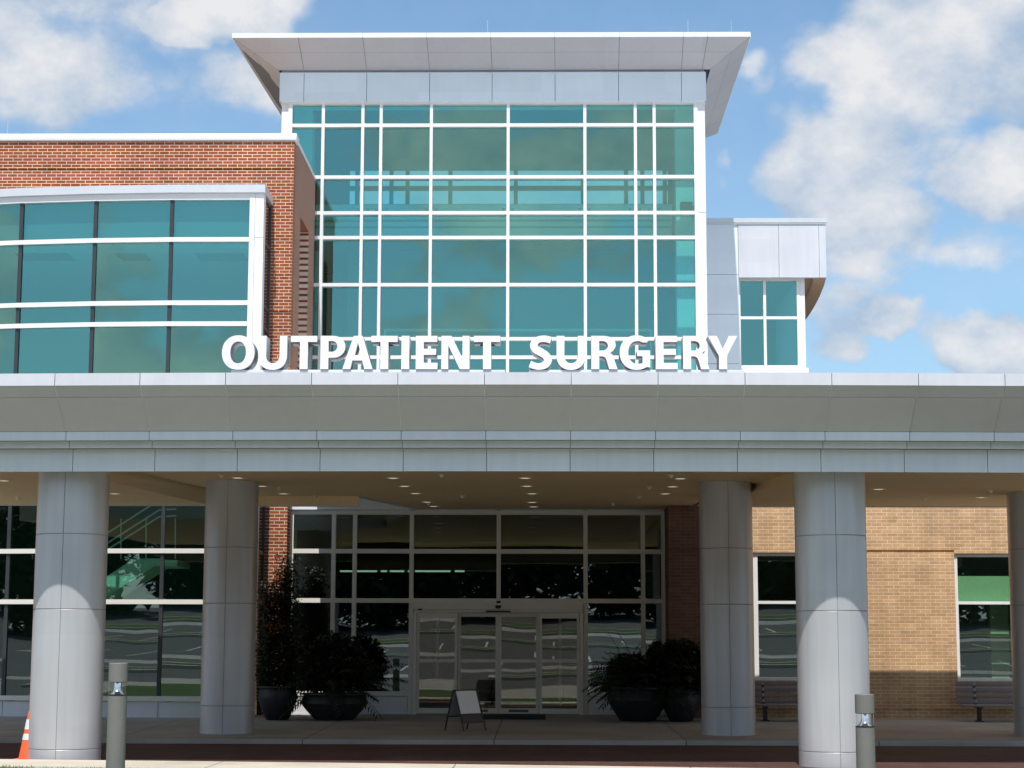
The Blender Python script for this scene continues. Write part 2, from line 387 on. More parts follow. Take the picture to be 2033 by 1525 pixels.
struct('grass', tuft, 'grass', kind='stuff', label='short green lawn blades along the pale kerb at the bottom left', fixn=False)

sheet('forecourt', 'forecourt', -60, 60, -4.5, 18.86, .03, 2, 2)  # unseen pale concrete added here to bounce sun up to soffit and ceiling
kb = MB(); edge = []
for i in range(25):
    x = -15 + 30 * i / 24
    edge.append((x, 24.75 - .004 * (x + 3) ** 2 * (1 if x > -3 else .3), .15 - .0075 * (x + 5)))
n = len(edge)
vs = [(x, 23.38, z) for x, y, z in edge] + [(x, y - .02, z) for x, y, z in edge] + [(x, y, z - .02) for x, y, z in edge] + [(x, y + .01, -.05) for x, y, z in edge] + [(x, 23.36, -.05) for x, y, z in edge]
kb.add(vs, [(r * n + i, r * n + i + 1, (r + 1) * n + i + 1, (r + 1) * n + i) for r in range(4) for i in range(n - 1)] + [(4 * n + i, 4 * n + i + 1, i + 1, i) for i in range(n - 1)])
struct('kerb_island', kb, 'kerb')

dv = MB().box(-30, 30, 23.6, 30.5, -.05, .08); struct('driveway', dv, 'paver')
kw = MB().bevbox(-30, 30, 30.5, 30.8, -.05, walk_z(30.6), .015); struct('sidewalk_kerb', kw, 'kerb_walk')
sw = MB(); sw.prism_x([(30.806, -.05), (30.806, walk_z(30.8) - .002), (44, walk_z(44)), (44, -.05)], -30, 30); struct('sidewalk', sw, 'concrete')

# ------------------------------------------------------------------ glass tower
xl, xr = X(559, 300, YT), X(1399.5, 300, YT)
t = thing('glass_tower', 'tall teal glass entrance tower with white mullions and a flared flat roof', 'building', (0, YT, 0))
zc_low = 4.75
vx = [X(p, 305, YT) for p in (576.7, 642, 720.6, 756.8, 856.6, 1009, 1161, 1261, 1298.5, 1381)]
tz = [Zh(1010, p, YT) for p in (206.6, 251.4, 354, 425, 474, 567.4, 674.5, 711)] + [Zh(1010, 800, YT)]
fr = MB()
for i, x in enumerate(vx):
    w = .034 if i not in (0, 9) else .045
    fr.box(x - w, x + w, YT - .14, YT + .08, zc_low, tz[0] + .05)
for z in tz:
    for a, b in zip(vx[:-1], vx[1:]):
        fr.box(a + .0341, b - .0341, YT - .135, YT + .075, z - .038, z + .038)
part('mullion_grid', fr, 'white', t)
pl = MB()
pl.box(xl, vx[0] - .048, YT - .10, YT + .5, zc_low, tz[0] + .14); pl.box(vx[-1] + .048, xr, YT - .10, YT + .5, zc_low, Zh(1390, 424, YT)); pl.box(vx[-1] + .048, xr, YT - .10, YT + .5, Zh(1390, 424, YT) + .012, tz[0] + .14)
part('corner_pillar', pl, 'white', t)
zr = tz + [zc_low]
for j in range(len(zr) - 1):
    for i in range(len(vx) - 1):
        if zr[j] < 5: continue
        part('window_pane', MB().box(vx[i] + .036, vx[i + 1] - .036, YT - .02, YT + .0, zr[j + 1] + .04, zr[j] - .04), 'glass', t)
# fascia band with joints
YP = YT - .2
zb, zt = Zh(980, 201, YP), Zh(980, 143.5, YP)
px = [555, 603.5, 728, 853, 977, 1102, 1228, 1353, 1402]; fxs = [X(p, 170, YP) for p in px]
fb = MB()
for a, b in zip(fxs[:-1], fxs[1:]): fb.box(a + .006, b - .006, YP, YP + .1, zb, zt)
part('fascia_panel', fb, 'panel_light', t)
bk = MB().box(fxs[0] + .03, fxs[-1] - .03, YP + .1, YT + .6, zb + .02, zt + .3); bk.box(fxs[0] + .03, fxs[-1] - .03, YT + .6, 48.0, tz[0] + .35, zt + .3)
bk.box(fxs[0] + .001, fxs[0] + .029, YP + .02, 48.0, zb, zt); bk.box(fxs[-1] - .029, fxs[-1] - .001, YP + .02, 48.0, zb, zt)
part('roof_core', bk, 'panel_light', t)
# flared roof
YR = 40.85
cl, cr = P(462, 77, YR), P(1490, 71.3, YR); zrim = (cl.z + cr.z) / 2; rh = .105
il, ir = fxs[0] - .03, fxs[-1] + .1; YI = YP + .02
yb_o, yb_i = 48.9, 48.0
zi = Zh(980, 139, YI)
def lerp(a, b, f): return a + (b - a) * f
so = MB()
rimx = [cl.x] + [X(p, 74, YR) for p in (592, 720, 847, 974, 1101, 1230, 1357, 1405)] + [cr.x]
inx = [il] + [X(p, 141, YI) for p in (603.5, 728, 853, 977, 1102, 1228, 1353, 1394)] + [ir]
so.v = []
def flare(mb, o0, o1, i0, i1, f0, f1, g=.005):
    A = o0.lerp(i0, f0); B = o1.lerp(i1, f0); C = o1.lerp(i1, f1); D = o0.lerp(i0, f1)
    e = (B - A).normalized() * g
    mb.quad(A + e, B - e, C - e, D + e)
for i in range(len(rimx) - 1):
    o0, o1 = Vector((rimx[i], YR, zrim)), Vector((rimx[i + 1], YR, zrim)); i0, i1 = Vector((inx[i], YI, zi)), Vector((inx[i + 1], YI, zi))
    flare(so, o0, o1, i0, i1, 0, .455); flare(so, o0, o1, i0, i1, .46, 1)
bl = .32
OL = [Vector((cl.x + bl * f, YR + (yb_o - YR) * f, zrim)) for f in (0, .17, .4, .62, .85, 1)]; IL = [Vector((il, YI + (yb_i - YI) * f, zi)) for f in (0, .17, .4, .62, .85, 1)]
OR_ = [Vector((cr.x, YR + (yb_o - YR) * f, zrim)) for f in (0, .17, .4, .62, .85, 1)]; IR = [Vector((ir, YI + (yb_i - YI) * f, zi)) for f in (0, .17, .4, .62, .85, 1)]
for O, I in ((OL, IL), (OR_, IR)):
    for i in range(5): flare(so, O[i], O[i + 1], I[i], I[i + 1], 0, .455); flare(so, O[i], O[i + 1], I[i], I[i + 1], .46, 1)
so.quad(OL[-1], OR_[-1], IR[-1], IL[-1])
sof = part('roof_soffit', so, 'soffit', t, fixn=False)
up = MB(); d = Vector((0, 0, .012))
for O, I in ((OL, IL), (OR_, IR)): up.quad(O[0] + d, O[-1] + d, I[-1] + d, I[0] + d)
up.quad(OL[0] + d, OR_[0] + d, IR[0] + d, IL[0] + d)
part('soffit_backing', up, 'seam', t, fixn=False)
rm = MB()
for i in range(len(rimx) - 1): rm.box(rimx[i] + (.004 if i else -.01), rimx[i + 1] - .004, YR - .02, YR + .04, zrim - .002, zrim + rh)
for O in (OL, OR_):
    s_ = -.01 if O is OL else .01
    A = [O[0] + Vector((0, .04, -.002)), O[-1] + Vector((0, 0, -.002)), O[-1] + Vector((s_, 0, -.002)), O[0] + Vector((s_, .04, -.002))]
    rm.hexa(A, [p + Vector((0, 0, rh + .002)) for p in A])
part('roof_rim', rm, 'panel_light', t)
dk = MB(); A = [OL[0] + Vector((.02, .05, .04)), OR_[0] + Vector((-.02, .05, .04)), OR_[-1] + Vector((-.02, -.02, .04)), OL[-1] + Vector((.02, -.02, .04))]
dk.hexa(A, [p + Vector((0, 0, rh - .06)) for p in A]); part('roof_deck', dk, 'membrane', t)
for p, top in ((483, 40), (968, 38), (1366, 38), (1452, 36)):
    q = P(p, 66, YR + .6); part('lightning_rod', MB().tube([(q.x, q.y, zrim + rh - .03), (q.x, q.y, q.z + .30)], .004, 6), 'coping', t)
# interior of the tower
ci = MB().box(xl + .1, xr - .1, YT + .52, 48.0, tz[0] + .06, tz[0] + .3); part('interior_ceiling', ci, 'int_grey', t)
YBK = 47.9
hz0, hz1 = Zh(1010, 405, YBK), Zh(1010, 337, YBK)
hx0, hx1 = X(690, 370, YBK), X(1330, 370, YBK)
bw = MB(); wall_holes(bw, xl - .6, xr + .4, zc_low, tz[0] + .06, YBK, YBK + .12, [(hx0, hx1, hz0, hz1)])
part('interior_back_wall', bw, 'int_mid', t)
bm_ = MB()
for p in (690, 709, 777, 809, 894, 1024, 1157, 1243, 1275.5, 1320, 1330):
    x = X(p, 370, YBK); bm_.box(x - .05, x + .05, YBK - .02, YBK + .14, hz0, hz1)
zm = Zh(1010, 373, YBK); bm_.box(hx0, hx1, YBK - .015, YBK + .135, zm - .05, zm + .05)
part('clerestory_pane', MB().box(hx0, hx1, YBK + .05, YBK + .06, hz0, hz1), 'glass_clear', t)
part('clerestory_frame', bm_, 'mullion', t)
sd = MB().box(xl + .02, xl + .14, YT + .51, 48.0, zc_low, tz[0] + .05); sd.box(xr - .14, xr - .02, YT + .51, 48.0, zc_low, tz[0] + .05); part('side_wall', sd, 'int_white', t)
ic = MB().box(X(578, 300, 42.6), X(622, 300, 42.6), 42.4, 42.9, zc_low, tz[0] + .05); ic.box(X(1340, 300, 42.6), X(1384, 300, 42.6), 42.4, 42.9, zc_low, tz[0] + .05)
part('interior_pier', ic, 'int_white', t)
sl = MB(); Y2 = 43.2
for a, b, dy in ((406, 419, 0), (421, 433, .08), (436, 444, .2), (447, 466, .3)):
    sl.box(xl + .2, X(1335, 430, Y2), Y2 + dy, Y2 + dy + .4, Zh(1010, b, Y2), Zh(1010, a, Y2))
part('interior_beam', sl, 'int_white', t)
fl = MB().box(xl + .15, xr - .15, Y2 + .75, YBK - .02, Zh(1010, 466, Y2), Zh(1010, 452, Y2)); fl.box(xl + .15, xr - .15, YT + .1, YBK - .02, zc_low + .8, zc_low + 1.1)
part('interior_floor', fl, 'int_grey', t)
lo = MB().box(X(690, 560, 45), X(1262, 560, 45), 45.0, 45.15, zc_low + 1.1, Zh(1010, 476, 45)); part('interior_partition', lo, 'int_grey', t)
lw_ = MB(); a, b = X(767, 660, 44.6), X(1290, 660, 44.6); z = Zh(1010, 656, 44.6)
lw_.box(a, b, 44.55, 44.65, z - .03, z + .03); lw_.box(a - .05, a, 44.55, 44.65, zc_low + 1.1, z + .03); lw_.box(b, b + .05, 44.55, 44.65, zc_low + 1.1, z + .03); part('interior_door_frame', lw_, 'int_white', t)
br = MB()
for x in vx[2:-1]:
    for s_ in (-.11, .11): br.box(x + s_ - .03, x + s_ + .03, YT + .15, YT + .3, Zh(1010, 424, YT), Zh(1010, 410, YT))
part('blind_bracket', br, 'seam', t)
q = P(1350, 420, 42.3); pj = MB().bevbox(q.x, q.x + .28, 42.15, 42.38, q.z, q.z + .2, .02); pj.box(q.x + .2, q.x + .5, 42.2, 42.34, q.z + .02, q.z + .11); pj.lathe([(.05, 0), (.05, .06)], q.x + .1, 42.2, 12)
part('camera_housing', pj, 'black', t)

# ------------------------------------------------------------------ white wing on the right
wg = thing('metal_clad_wing', 'low silver panelled wing with a curved overhang right of the glass tower', 'building', (X(1500, 600, YWING), YWING, 0))
Yw = YWING
a0, a1, a2 = xr - .05, X(1467, 600, Yw), X(1640, 500, Yw)
zt_, zb_ = Zh(1540, 446, Yw), Zh(1540, 551, Yw)
zl = 5.0
pp = MB(); zz = [Zh(1435, p, Yw) for p in (445, 545, 624, 722)] + [zl]
for i in range(4): pp.box(a0, a1 - .004, Yw, Yw + .2, zz[i + 1] + .005, zz[i] - .005)
part('wall_panel', pp, 'panel_light', wg)
part('panel_backing', MB().box(a0, a1 - .02, Yw + .04, Yw + .25, zl, zz[0] - .02), 'seam', wg)
bd = MB(); seams = [a1, X(1546, 500, Yw), X(1626, 500, Yw), a2]
for a, b in zip(seams[:-1], seams[1:]): bd.box(a + .004, b - .004, Yw - .02, Yw + .1, zb_, zt_)
# curved end of the overhang (plan arc going back)
arc = [Vector((a2, Yw + .1, 0))] + [Vector((q.x, q.y, 0)) for q in [PZ(px_, py_, zb_) for px_, py_ in ((1638.5, 557), (1636, 566), (1632, 576), (1627.5, 587), (1622, 598), (1616, 609), (1609, 620.5), (1601, 632), (1590, 645))]]
yend = arc[-1].y
for p, q in zip(arc[:-1], arc[1:]):
    nrm = Vector((-(q - p).y, (q - p).x, 0)).normalized() * .3
    pi, qi = p + nrm, q + nrm
    bd.hexa([(p.x, p.y, zb_), (q.x, q.y, zb_), (qi.x, qi.y, zb_), (pi.x, pi.y, zb_)], [(p.x, p.y, zt_), (q.x, q.y, zt_), (qi.x, qi.y, zt_), (pi.x, pi.y, zt_)])
part('roof_band', bd, 'panel_rim', wg)
un = MB(); xin = X(1597, 600, Yw + .3)
poly = [(a1 + .01, Yw + .1), (a2 - .3, Yw + .1)] + [(p.x - .3, p.y) for p in arc[1:]] + [(a1 + .01, yend)]
un.prism(poly, zb_ + .10, zb_ + .16); part('overhang_soffit', un, 'lining', wg)
un = MB()
for p, q in zip(arc[:-1], arc[1:]):
    nrm = Vector((-(q - p).y, (q - p).x, 0)).normalized() * .3
    un.hexa([(p.x, p.y, zb_ - .015), (q.x, q.y, zb_ - .015), (q.x + nrm.x, q.y + nrm.y, zb_ - .015), (p.x + nrm.x, p.y + nrm.y, zb_ - .015)],
            [(p.x, p.y, zb_ - .003), (q.x, q.y, zb_ - .003), (q.x + nrm.x, q.y + nrm.y, zb_ - .003), (p.x + nrm.x, p.y + nrm.y, zb_ - .003)])
part('overhang_edge_trim', un, 'lining', wg)
cp = MB(); zc0, zc1 = zt_, Zh(1540, 434, Yw)
cp.box(a0, a2 + .03, Yw - .06, Yw + .4, zc0 + .04, zc1); cp.box(a0, a2 + .01, Yw - .045, Yw + .3, zc0 + .002, zc0 + .038)
for p, q in zip(arc[:-1], arc[1:]):
    o_ = Vector((.03, 0, 0)); n_ = Vector((-.35, 0, 0))
    if p.y > Yw + .38: cp.hexa([(p + o_) + Vector((0, 0, zc0 + .01)), (q + o_) + Vector((0, 0, zc0 + .01)), (q + n_) + Vector((0, 0, zc0 + .01)), (p + n_) + Vector((0, 0, zc0 + .01))], [(p + o_) + Vector((0, 0, zc1 - .003)), (q + o_) + Vector((0, 0, zc1 - .003)), (q + n_) + Vector((0, 0, zc1 - .003)), (p + n_) + Vector((0, 0, zc1 - .003))])
part('coping', cp, 'coping', wg)
part('roof_deck', MB().prism([(a0, Yw + .42)] + [(p.x - .36, max(p.y, Yw + .42)) for p in arc] + [(a0, yend)], zt_ - .1, zt_ - .02), 'membrane', wg)
Yg = Yw + .3
wz = [Zh(1525, p, Yg) for p in (556, 632, 729)]; wx = [X(p, 640, Yg) for p in (1467, 1518, 1585, 1598)]
wf = MB()
for x, w in ((wx[0], .035), (wx[1], .035), (wx[2], .04)): wf.box(x - w, x + w, Yg - .08, Yg + .06, wz[2] - .04, wz[0] + .12)
for z in wz:
    for a, b in ((wx[0], wx[1]), (wx[1], wx[2])): wf.box(a + .0355, b - .0401, Yg - .075, Yg + .055, z - .035, z + .035)
wf.box(wx[0] - .03, wx[3] + .05, Yg - .16, Yg + .1, wz[2] - .16, wz[2] - .042)
wf.box(wx[2] + .045, wx[3], Yg - .07, Yg + .3, zl, wz[0] + .12)
win = part('window_frame', wf, 'white', wg)
for a, b in ((0, 1), (1, 2)):
    for c in (0, 1):
        part('window_pane', MB().box(wx[a] + .036, wx[b] - .041, Yg - .015, Yg + .005, wz[c + 1] + .036, wz[c] - .036), 'glass', wg)
bx = MB().box(wx[3] - .14, wx[3] - .02, Yg + .31, 52.9, zl, zb_ + .09); bx.box(wx[0] - .04, wx[3], Yg - .05, Yg + .3, zl - .4, wz[2] - .17)
part('wall', bx, 'int_white', wg)
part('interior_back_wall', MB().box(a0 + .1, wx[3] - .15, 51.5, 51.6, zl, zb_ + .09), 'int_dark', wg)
part('interior_floor', MB().box(a1 - .1, wx[3] - .15, Yg + .2, 51.5, wz[2] - .3, wz[2] - .1), 'int_grey', wg)
q = P(1622, 437, Yw + .5); part('lightning_rod', MB().tube([(q.x, q.y, zc1 - .05), (q.x, q.y, q.z + .26)], .004, 6), 'coping', wg)

# ------------------------------------------------------------------ red brick wing with bay
bw_ = thing('brick_wing', 'red brick wing with white coping and a curved teal glass bay on the left', 'building', (X(585, 300, YB), YB, 0))
xc = X(584, 320, YB); zk0, zk1 = Zh(300, 280, YB), Zh(300, 266.5, YB)
YA = YT - .15                        # where the side wall meets the tower
Ybay = YW; ybx = X(497, 560, Ybay)
mod = [X(p, 560, Ybay) for p in (-285, -130, 31, 184, 338, 497)]
xcorner = X(522, 560, Ybay)
def bayY(x):
    dlt = max(0, ybx - .9 - x); return Ybay + dlt * dlt / (2 * 26.0)
cap0, cap1 = Zh(500, 392, Ybay), Zh(500, 370, Ybay)
xret = xcorner + .02
zg = walk_z(YB) - .1
# front wall pieces: above the bay, pier right of the bay, far left
wl = MB(); zband = Zh(300, 338, YB)
niche = None
wl.box(-22, xc, YB, YB + .3, cap1 + .0, zband - .035); wl.box(-22, xc, YB + .022, YB + .3, zband - .033, zband + .033); wl.box(-22, xc, YB, YB + .3, zband + .035, zk0)
part('front_wall', wl, 'brick_x', bw_)
pr = MB(); zp = Zh(565, 621, YB); xp0 = xret - .12
pr.box(xp0, xc, YB, YB + .3, zg, zp - .035); pr.box(xp0, xc, YB + .02, YB + .3, zp - .033, zp + .033); pr.box(xp0, xc, YB, YB + .3, zp + .035, cap1 - .002)
part('brick_pier', MB().box(-22, mod[0] - .1, YB, YB + .3, zg, cap1 - .002), 'brick_x', bw_)
part('brick_pier', pr, 'brick_x', bw_)
# side wall with tall niche
sw_ = MB(); n0, n1 = YB + 1.15, YB + 2.6; nz = Zh(608, 447, YB + 1.9)
th = .3
zk2 = zk1 - .075
sw_.box(xc - th, xc, YB + .302, n0, zg, zk2); sw_.box(xc - th, xc, n1, YA, zg, zk2); sw_.box(xc - th, xc, n0, n1, nz, zk2)
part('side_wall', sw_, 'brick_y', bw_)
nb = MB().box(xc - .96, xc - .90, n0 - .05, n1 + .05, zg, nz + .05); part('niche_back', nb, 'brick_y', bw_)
for y_ in (n0 - .1, n1): part('niche_reveal', MB().box(xc - .90, xc - .301, y_, y_ + .1, zg, nz), 'brick_x', bw_)
part('niche_lintel', MB().box(xc - .90, xc - .301, n0 - .1, n1 + .1, nz + .001, nz + .1), 'brick_x', bw_)
ck = MB().bevbox(-22, xc + .05, YB - .06, YB + .4, zk0 + .002, zk1, .012); ck.bevbox(xc - .38, xc + .012, YB + .405, YA, zk2 + .003, zk1, .006)
part('coping', ck, 'white', bw_)
part('roof_deck', MB().box(-22, xc - .31, YB + .31, 46, zk0 - .5, zk0 - .35), 'bounce_ballast', bw_)
q = P(15, 262, YB + .6); part('lightning_rod', MB().tube([(q.x, q.y, zk0), (q.x, q.y, Zh(15, 240, YB + .6))], .004, 6), 'coping', bw_)
# bay : horizontals white, verticals dark
pts = [(x, bayY(x)) for x in mod] ; pts[-1] = (mod[-1], Ybay)
zsill = Zh(300, 1387, Ybay); zbase = walk_z(Ybay)
hz = [cap0 + .0, Zh(496, 477, Ybay), Zh(496, 602.4, Ybay), Zh(496, 644, Ybay), Zh(496, 800, Ybay), Zh(300, 985, Ybay), Zh(300, 1094, Ybay), Zh(300, 1195, Ybay), zsill]
for k, z in enumerate(hz):
    tgt = MB(); hh = .045 if k not in (0,) else .065
    for (xa, ya), (xb, yb) in zip(pts[:-1], pts[1:]):
        tgt.hexa([(xa, ya - .09, z - hh), (xb, yb - .09, z - hh), (xb, yb + .05, z - hh), (xa, ya + .05, z - hh)],
                 [(xa, ya - .09, z + hh), (xb, yb - .09, z + hh), (xb, yb + .05, z + hh), (xa, ya + .05, z + hh)])
    part('transom', tgt, 'white' if k < 5 else 'lowframe', bw_)
for k, (x, y) in enumerate(pts[:-1]):
    part('mullion', MB().box(x - .036, x + .036, y - .05, y + .04, zsill, cap0), 'mullion', bw_)
cpil = MB().box(mod[-1] - .03, mod[-1] + .075, Ybay - .10, Ybay + .06, zsill - .04, cap0 + .065)
zj = Zh(510, 474, Ybay)
for a, b in ((zbase - .05, zj - .005), (zj + .005, cap0 + .062)): cpil.box(mod[-1] + .08, xcorner, Ybay - .095, Ybay + .16, a, b)
part('corner_pillar', cpil, 'white', bw_)
for i in range(5):
    (xa, ya), (xb, yb) = pts[i], pts[i + 1]
    for k in range(8):
        za, zb2 = hz[k + 1] + .046, hz[k] - (.066 if k == 0 else .046)
        g_ = .037 if i < 4 else .034
        A = [(xa + .037, ya - .012, za), (xb - g_, yb - .012, za), (xb - g_, yb + .008, za), (xa + .037, ya + .008, za)]
        part('window_pane', MB().hexa(A, [(p[0], p[1], zb2) for p in A]), 'glass' if k < 5 else 'glass_low', bw_)
cpb = MB()
for (xa, ya), (xb, yb) in zip(pts[:-1], pts[1:]):
    xb2 = xb if xb < mod[-1] - .01 else xcorner + .03
    cpb.hexa([(xa, ya - .16, cap0 + .067), (xb2, yb - .16, cap0 + .067), (xb2, YB - .002, cap0 + .067), (xa, YB - .002, cap0 + .067)],
             [(xa, ya - .16, cap1), (xb2, yb - .16, cap1), (xb2, YB - .002, cap1), (xa, YB - .002, cap1)])
part('bay_roof', cpb, 'coping', bw_)
# glazed return of the bay
rt = MB(); xr_ = xcorner - .03
for y in (Ybay + .19, YB - .06): rt.box(xr_ - .04, xr_ + .03, y - .03, y + .03, zbase, cap0 + .06)
for z in [cap0 + .02, hz[1], hz[2], hz[3], Zh(530, 730, Ybay), hz[5], hz[6], hz[7]]: rt.box(xr_ - .035, xr_ + .025, Ybay + .221, YB - .091, z - .035, z + .035)
part('return_mullion', rt, 'mullion', bw_)
for k in range(4):
    zz_ = [hz[1], hz[2], hz[3], Zh(530, 730, Ybay)]; top = [cap0 + .02] + zz_[:-1]
    part('return_pane', MB().box(xr_ - .012, xr_ + .004, Ybay + .222, YB - .092, zz_[k] + .037, top[k] - .037), 'glass_side', bw_)
part('return_pane', MB().box(xr_ - .012, xr_ + .004, Ybay + .222, YB - .092, zbase + .3, Zh(530, 730, Ybay) - .037), 'glass_side', bw_)
# base panels
bp = MB()
for (xa, ya), (xb, yb) in zip(pts[:-1], pts[1:]):
    xb2 = xb if xb < mod[-1] - .01 else mod[-1] + .07
    for f0, f1 in ((0, 1),):
        bp.hexa([(xa + .006, ya - .04, zbase - .06), (xb2 - .006, yb - .04, zbase - .06), (xb2 - .006, yb + .12, zbase - .06), (xa + .006, ya + .12, zbase - .06)],
                [(xa + .006, ya - .04, zsill - .07), (xb2 - .006, yb - .04, zsill - .07), (xb2 - .006, yb + .12, zsill - .07), (xa + .006, ya + .12, zsill - .07)])
part('base_panel', bp, 'panel', bw_)
part('base_backing', MB().box(mod[0], mod[-1], Ybay + .75, Ybay + .8, zbase - .05, zsill), 'seam', bw_)
# rooms behind the bay
zfl = Zh(496, 800, Ybay); zcl = hz[1] + .02
part('interior_ceiling', MB().box(mod[0], xc - .31, YB + .31, 45, zcl, zcl + .1), 'int_white', bw_)
part('interior_back_wall', MB().box(mod[0], xc - .31, 45, 45.1, zg, zk0 - .5), 'int_white', bw_)
part('interior_side_wall', MB().box(mod[0] - .1, mod[0], YB + .31, 45, zg, zk0 - .5), 'int_white', bw_)
sp = MB()
for (xa, ya), (xb, yb) in zip(pts[:-1], pts[1:]):
    sp.hexa([(xa, ya + .15, hz[1]), (xb, yb + .15, hz[1]), (xb, yb + .2, hz[1]), (xa, ya + .2, hz[1])], [(xa, ya + .15, cap0), (xb, yb + .15, cap0), (xb, yb + .2, cap0), (xa, ya + .2, cap0)])
part('spandrel_backing', sp, 'int_grey', bw_)
part('interior_soffit', MB().box(mod[0], xcorner - .1, YW + .62, YB + .305, zcl + .001, zcl + .09), 'int_white', bw_)
part('interior_floor', MB().box(mod[0], xc - .36, YW + .62, 44.98, zfl - .5, zfl), 'int_grey', bw_)
part('lobby_floor', MB().box(mod[0], xc - .31, YW + .8, 44.98, zbase - .1, zbase - .01), 'int_floor', bw_)
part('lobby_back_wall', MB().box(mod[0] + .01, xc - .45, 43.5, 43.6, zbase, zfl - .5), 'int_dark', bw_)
for p, w in ((90, 1.1), (265, .6), (440, 1.0)):
    q = PZ(p, 510, zcl - .004); part('ceiling_light', MB().box(q.x - w / 2, q.x + w / 2, q.y - .35, q.y + .35, zcl - .02, zcl - .002), 'int_grey', bw_)
# stair seen through the lobby glass
st = MB(); Ys = 39.3
A = [P(196, 1195, Ys), P(306, 1124, Ys), P(322, 1124, Ys), P(322, 1109, Ys), P(266, 1109, Ys), P(196, 1155, Ys)]
n = len(A); st.add([tuple(a) for a in A] + [(a.x, a.y + 1.4, a.z) for a in A], [tuple(range(n)), tuple(reversed(range(n, 2 * n)))] + [(i, (i + 1) % n, n + (i + 1) % n, n + i) for i in range(n)])
A2 = [P(322.5, 1124, Ys), P(352, 1124, Ys), P(352, 1112, Ys), P(322.5, 1112, Ys)]
st.add([tuple(a) for a in A2] + [(a.x, a.y + 1.4, a.z) for a in A2], [(0, 1, 2, 3), (7, 6, 5, 4)] + [(i, (i + 1) % 4, 4 + (i + 1) % 4, 4 + i) for i in range(4)])
part('stair_flight', st, 'int_white', bw_)
hr = MB()
for dy in (0, 22, 55): hr.tube([P(200, 1100 - dy * .6, Ys - .05), P(316, 1026 - dy * .6, Ys - .05), P(350, 1024 - dy * .6, Ys - .05)], .018, 8)
for p in (240, 290, 325, 348): hr.tube([P(p, 1110, Ys - .05), P(p, 1030, Ys - .05)], .012, 6)
part('stair_handrail', hr, 'coping', bw_)

# ------------------------------------------------------------------ entrance vestibule
ve = thing('entrance_vestibule', 'shaded glazed entrance vestibule with silver frames and automatic sliding doors', 'entrance', (X(990, 1415, YV), YV, walk_z(YV)))
zf = walk_z(YV)
vvx = [X(p, 1150, YV) for p in (578, 662, 704, 817, 990, 1162.5, 1276.5, 1317)]
vz = [Zh(990, p, YV) for p in (1018, 1095, 1193)]; vsill = Zh(770, 1377, YV)
vf = MB()
for i, x in enumerate(vvx):
    bot = zf - .03 if i != 4 else vz[2]
    vf.box(x - .042, x + .042, YV - .08, YV + .07, bot, vz[0] + .035)
for k, z in enumerate(vz):
    for a, b in zip(vvx[:-1], vvx[1:]): vf.box(a + .0421, b - .0421, YV - .075, YV + .065, z - .045, z + .045)
for i in (0, 1, 2, 5, 6): vf.box(vvx[i] + .0421, vvx[i + 1] - .0421, YV - .075, YV + .065, vsill - .045, vsill + .045)
part('mullion_grid', vf, 'lowframe', ve)
for i in range(7):
    for k in range(3):
        za = vz[k] - .046; zb2 = (vz[k + 1] + .046) if k < 2 else vsill + .046
        if k == 2 and i in (3, 4): continue
        part('window_pane', MB().box(vvx[i] + .043, vvx[i + 1] - .043, YV - .012, YV + .008, zb2, za), 'glass_low', ve)
for i in (0, 1, 2, 5, 6): part('base_panel', MB().box(vvx[i] + .05, vvx[i + 1] - .05, YV - .05, YV + .05, zf - .02, vsill - .055), 'panel', ve)
fa = MB().box(vvx[0] - .05, vvx[-1] + .02, YV - .14, YV + .3, vz[0] + .05, vz[0] + .26); part('fascia', fa, 'panel_light', ve)
part('roof_deck', MB().box(vvx[0] - .05, vvx[-1] + .02, YV + .302, YT + .6, vz[0] + .05, vz[0] + .2), 'membrane', ve)
# sliding door package
dx0, dx1 = vvx[3] + .05, vvx[5] - .05
hd0, hd1 = Zh(990, 1216, YV), vz[2] - .048
hd = MB(); hd.box(dx0, dx1, YV - .16, YV + .1, hd0 + .055, hd1); hd.box(dx0 + .02, dx1 - .02, YV - .13, YV + .1, hd0, hd0 + .053)
hd.box(dx0, dx0 + .07, YV - .14, YV + .09, zf - .01, hd0 - .002); hd.box(dx1 - .07, dx1, YV - .14, YV + .09, zf - .01, hd0 - .002)
head = part('door_header', hd, 'lowframe', ve)
q = P(989, 1203, YV - .17); sn = MB(); sn.lathe([(.0, q.z - .06), (.045, q.z - .05), (.06, q.z - .02), (.06, q.z + .012), (0, q.z + .012)], q.x, YV - .165, 16)
part('motion_sensor', sn, 'black', head)
part('threshold_sensor', MB().box(X(965, 1217, YV), X(1014, 1217, YV), YV - .2, YV - .132, hd0 + .002, hd0 + .03), 'black', head)
q = P(834, 1210, YV - .165); part('nameplate', MB().bevbox(q.x - .045, q.x + .045, YV - .168, YV - .161, q.z - .015, q.z + .015, .003), 'black', head)
lx = [dx0 + .072, X(909, 1300, YV), X(989.5, 1300, YV), X(1070, 1300, YV), dx1 - .072]
dz0, dz1, dm = zf + .012, hd0 - .004, Zh(990, 1312, YV)
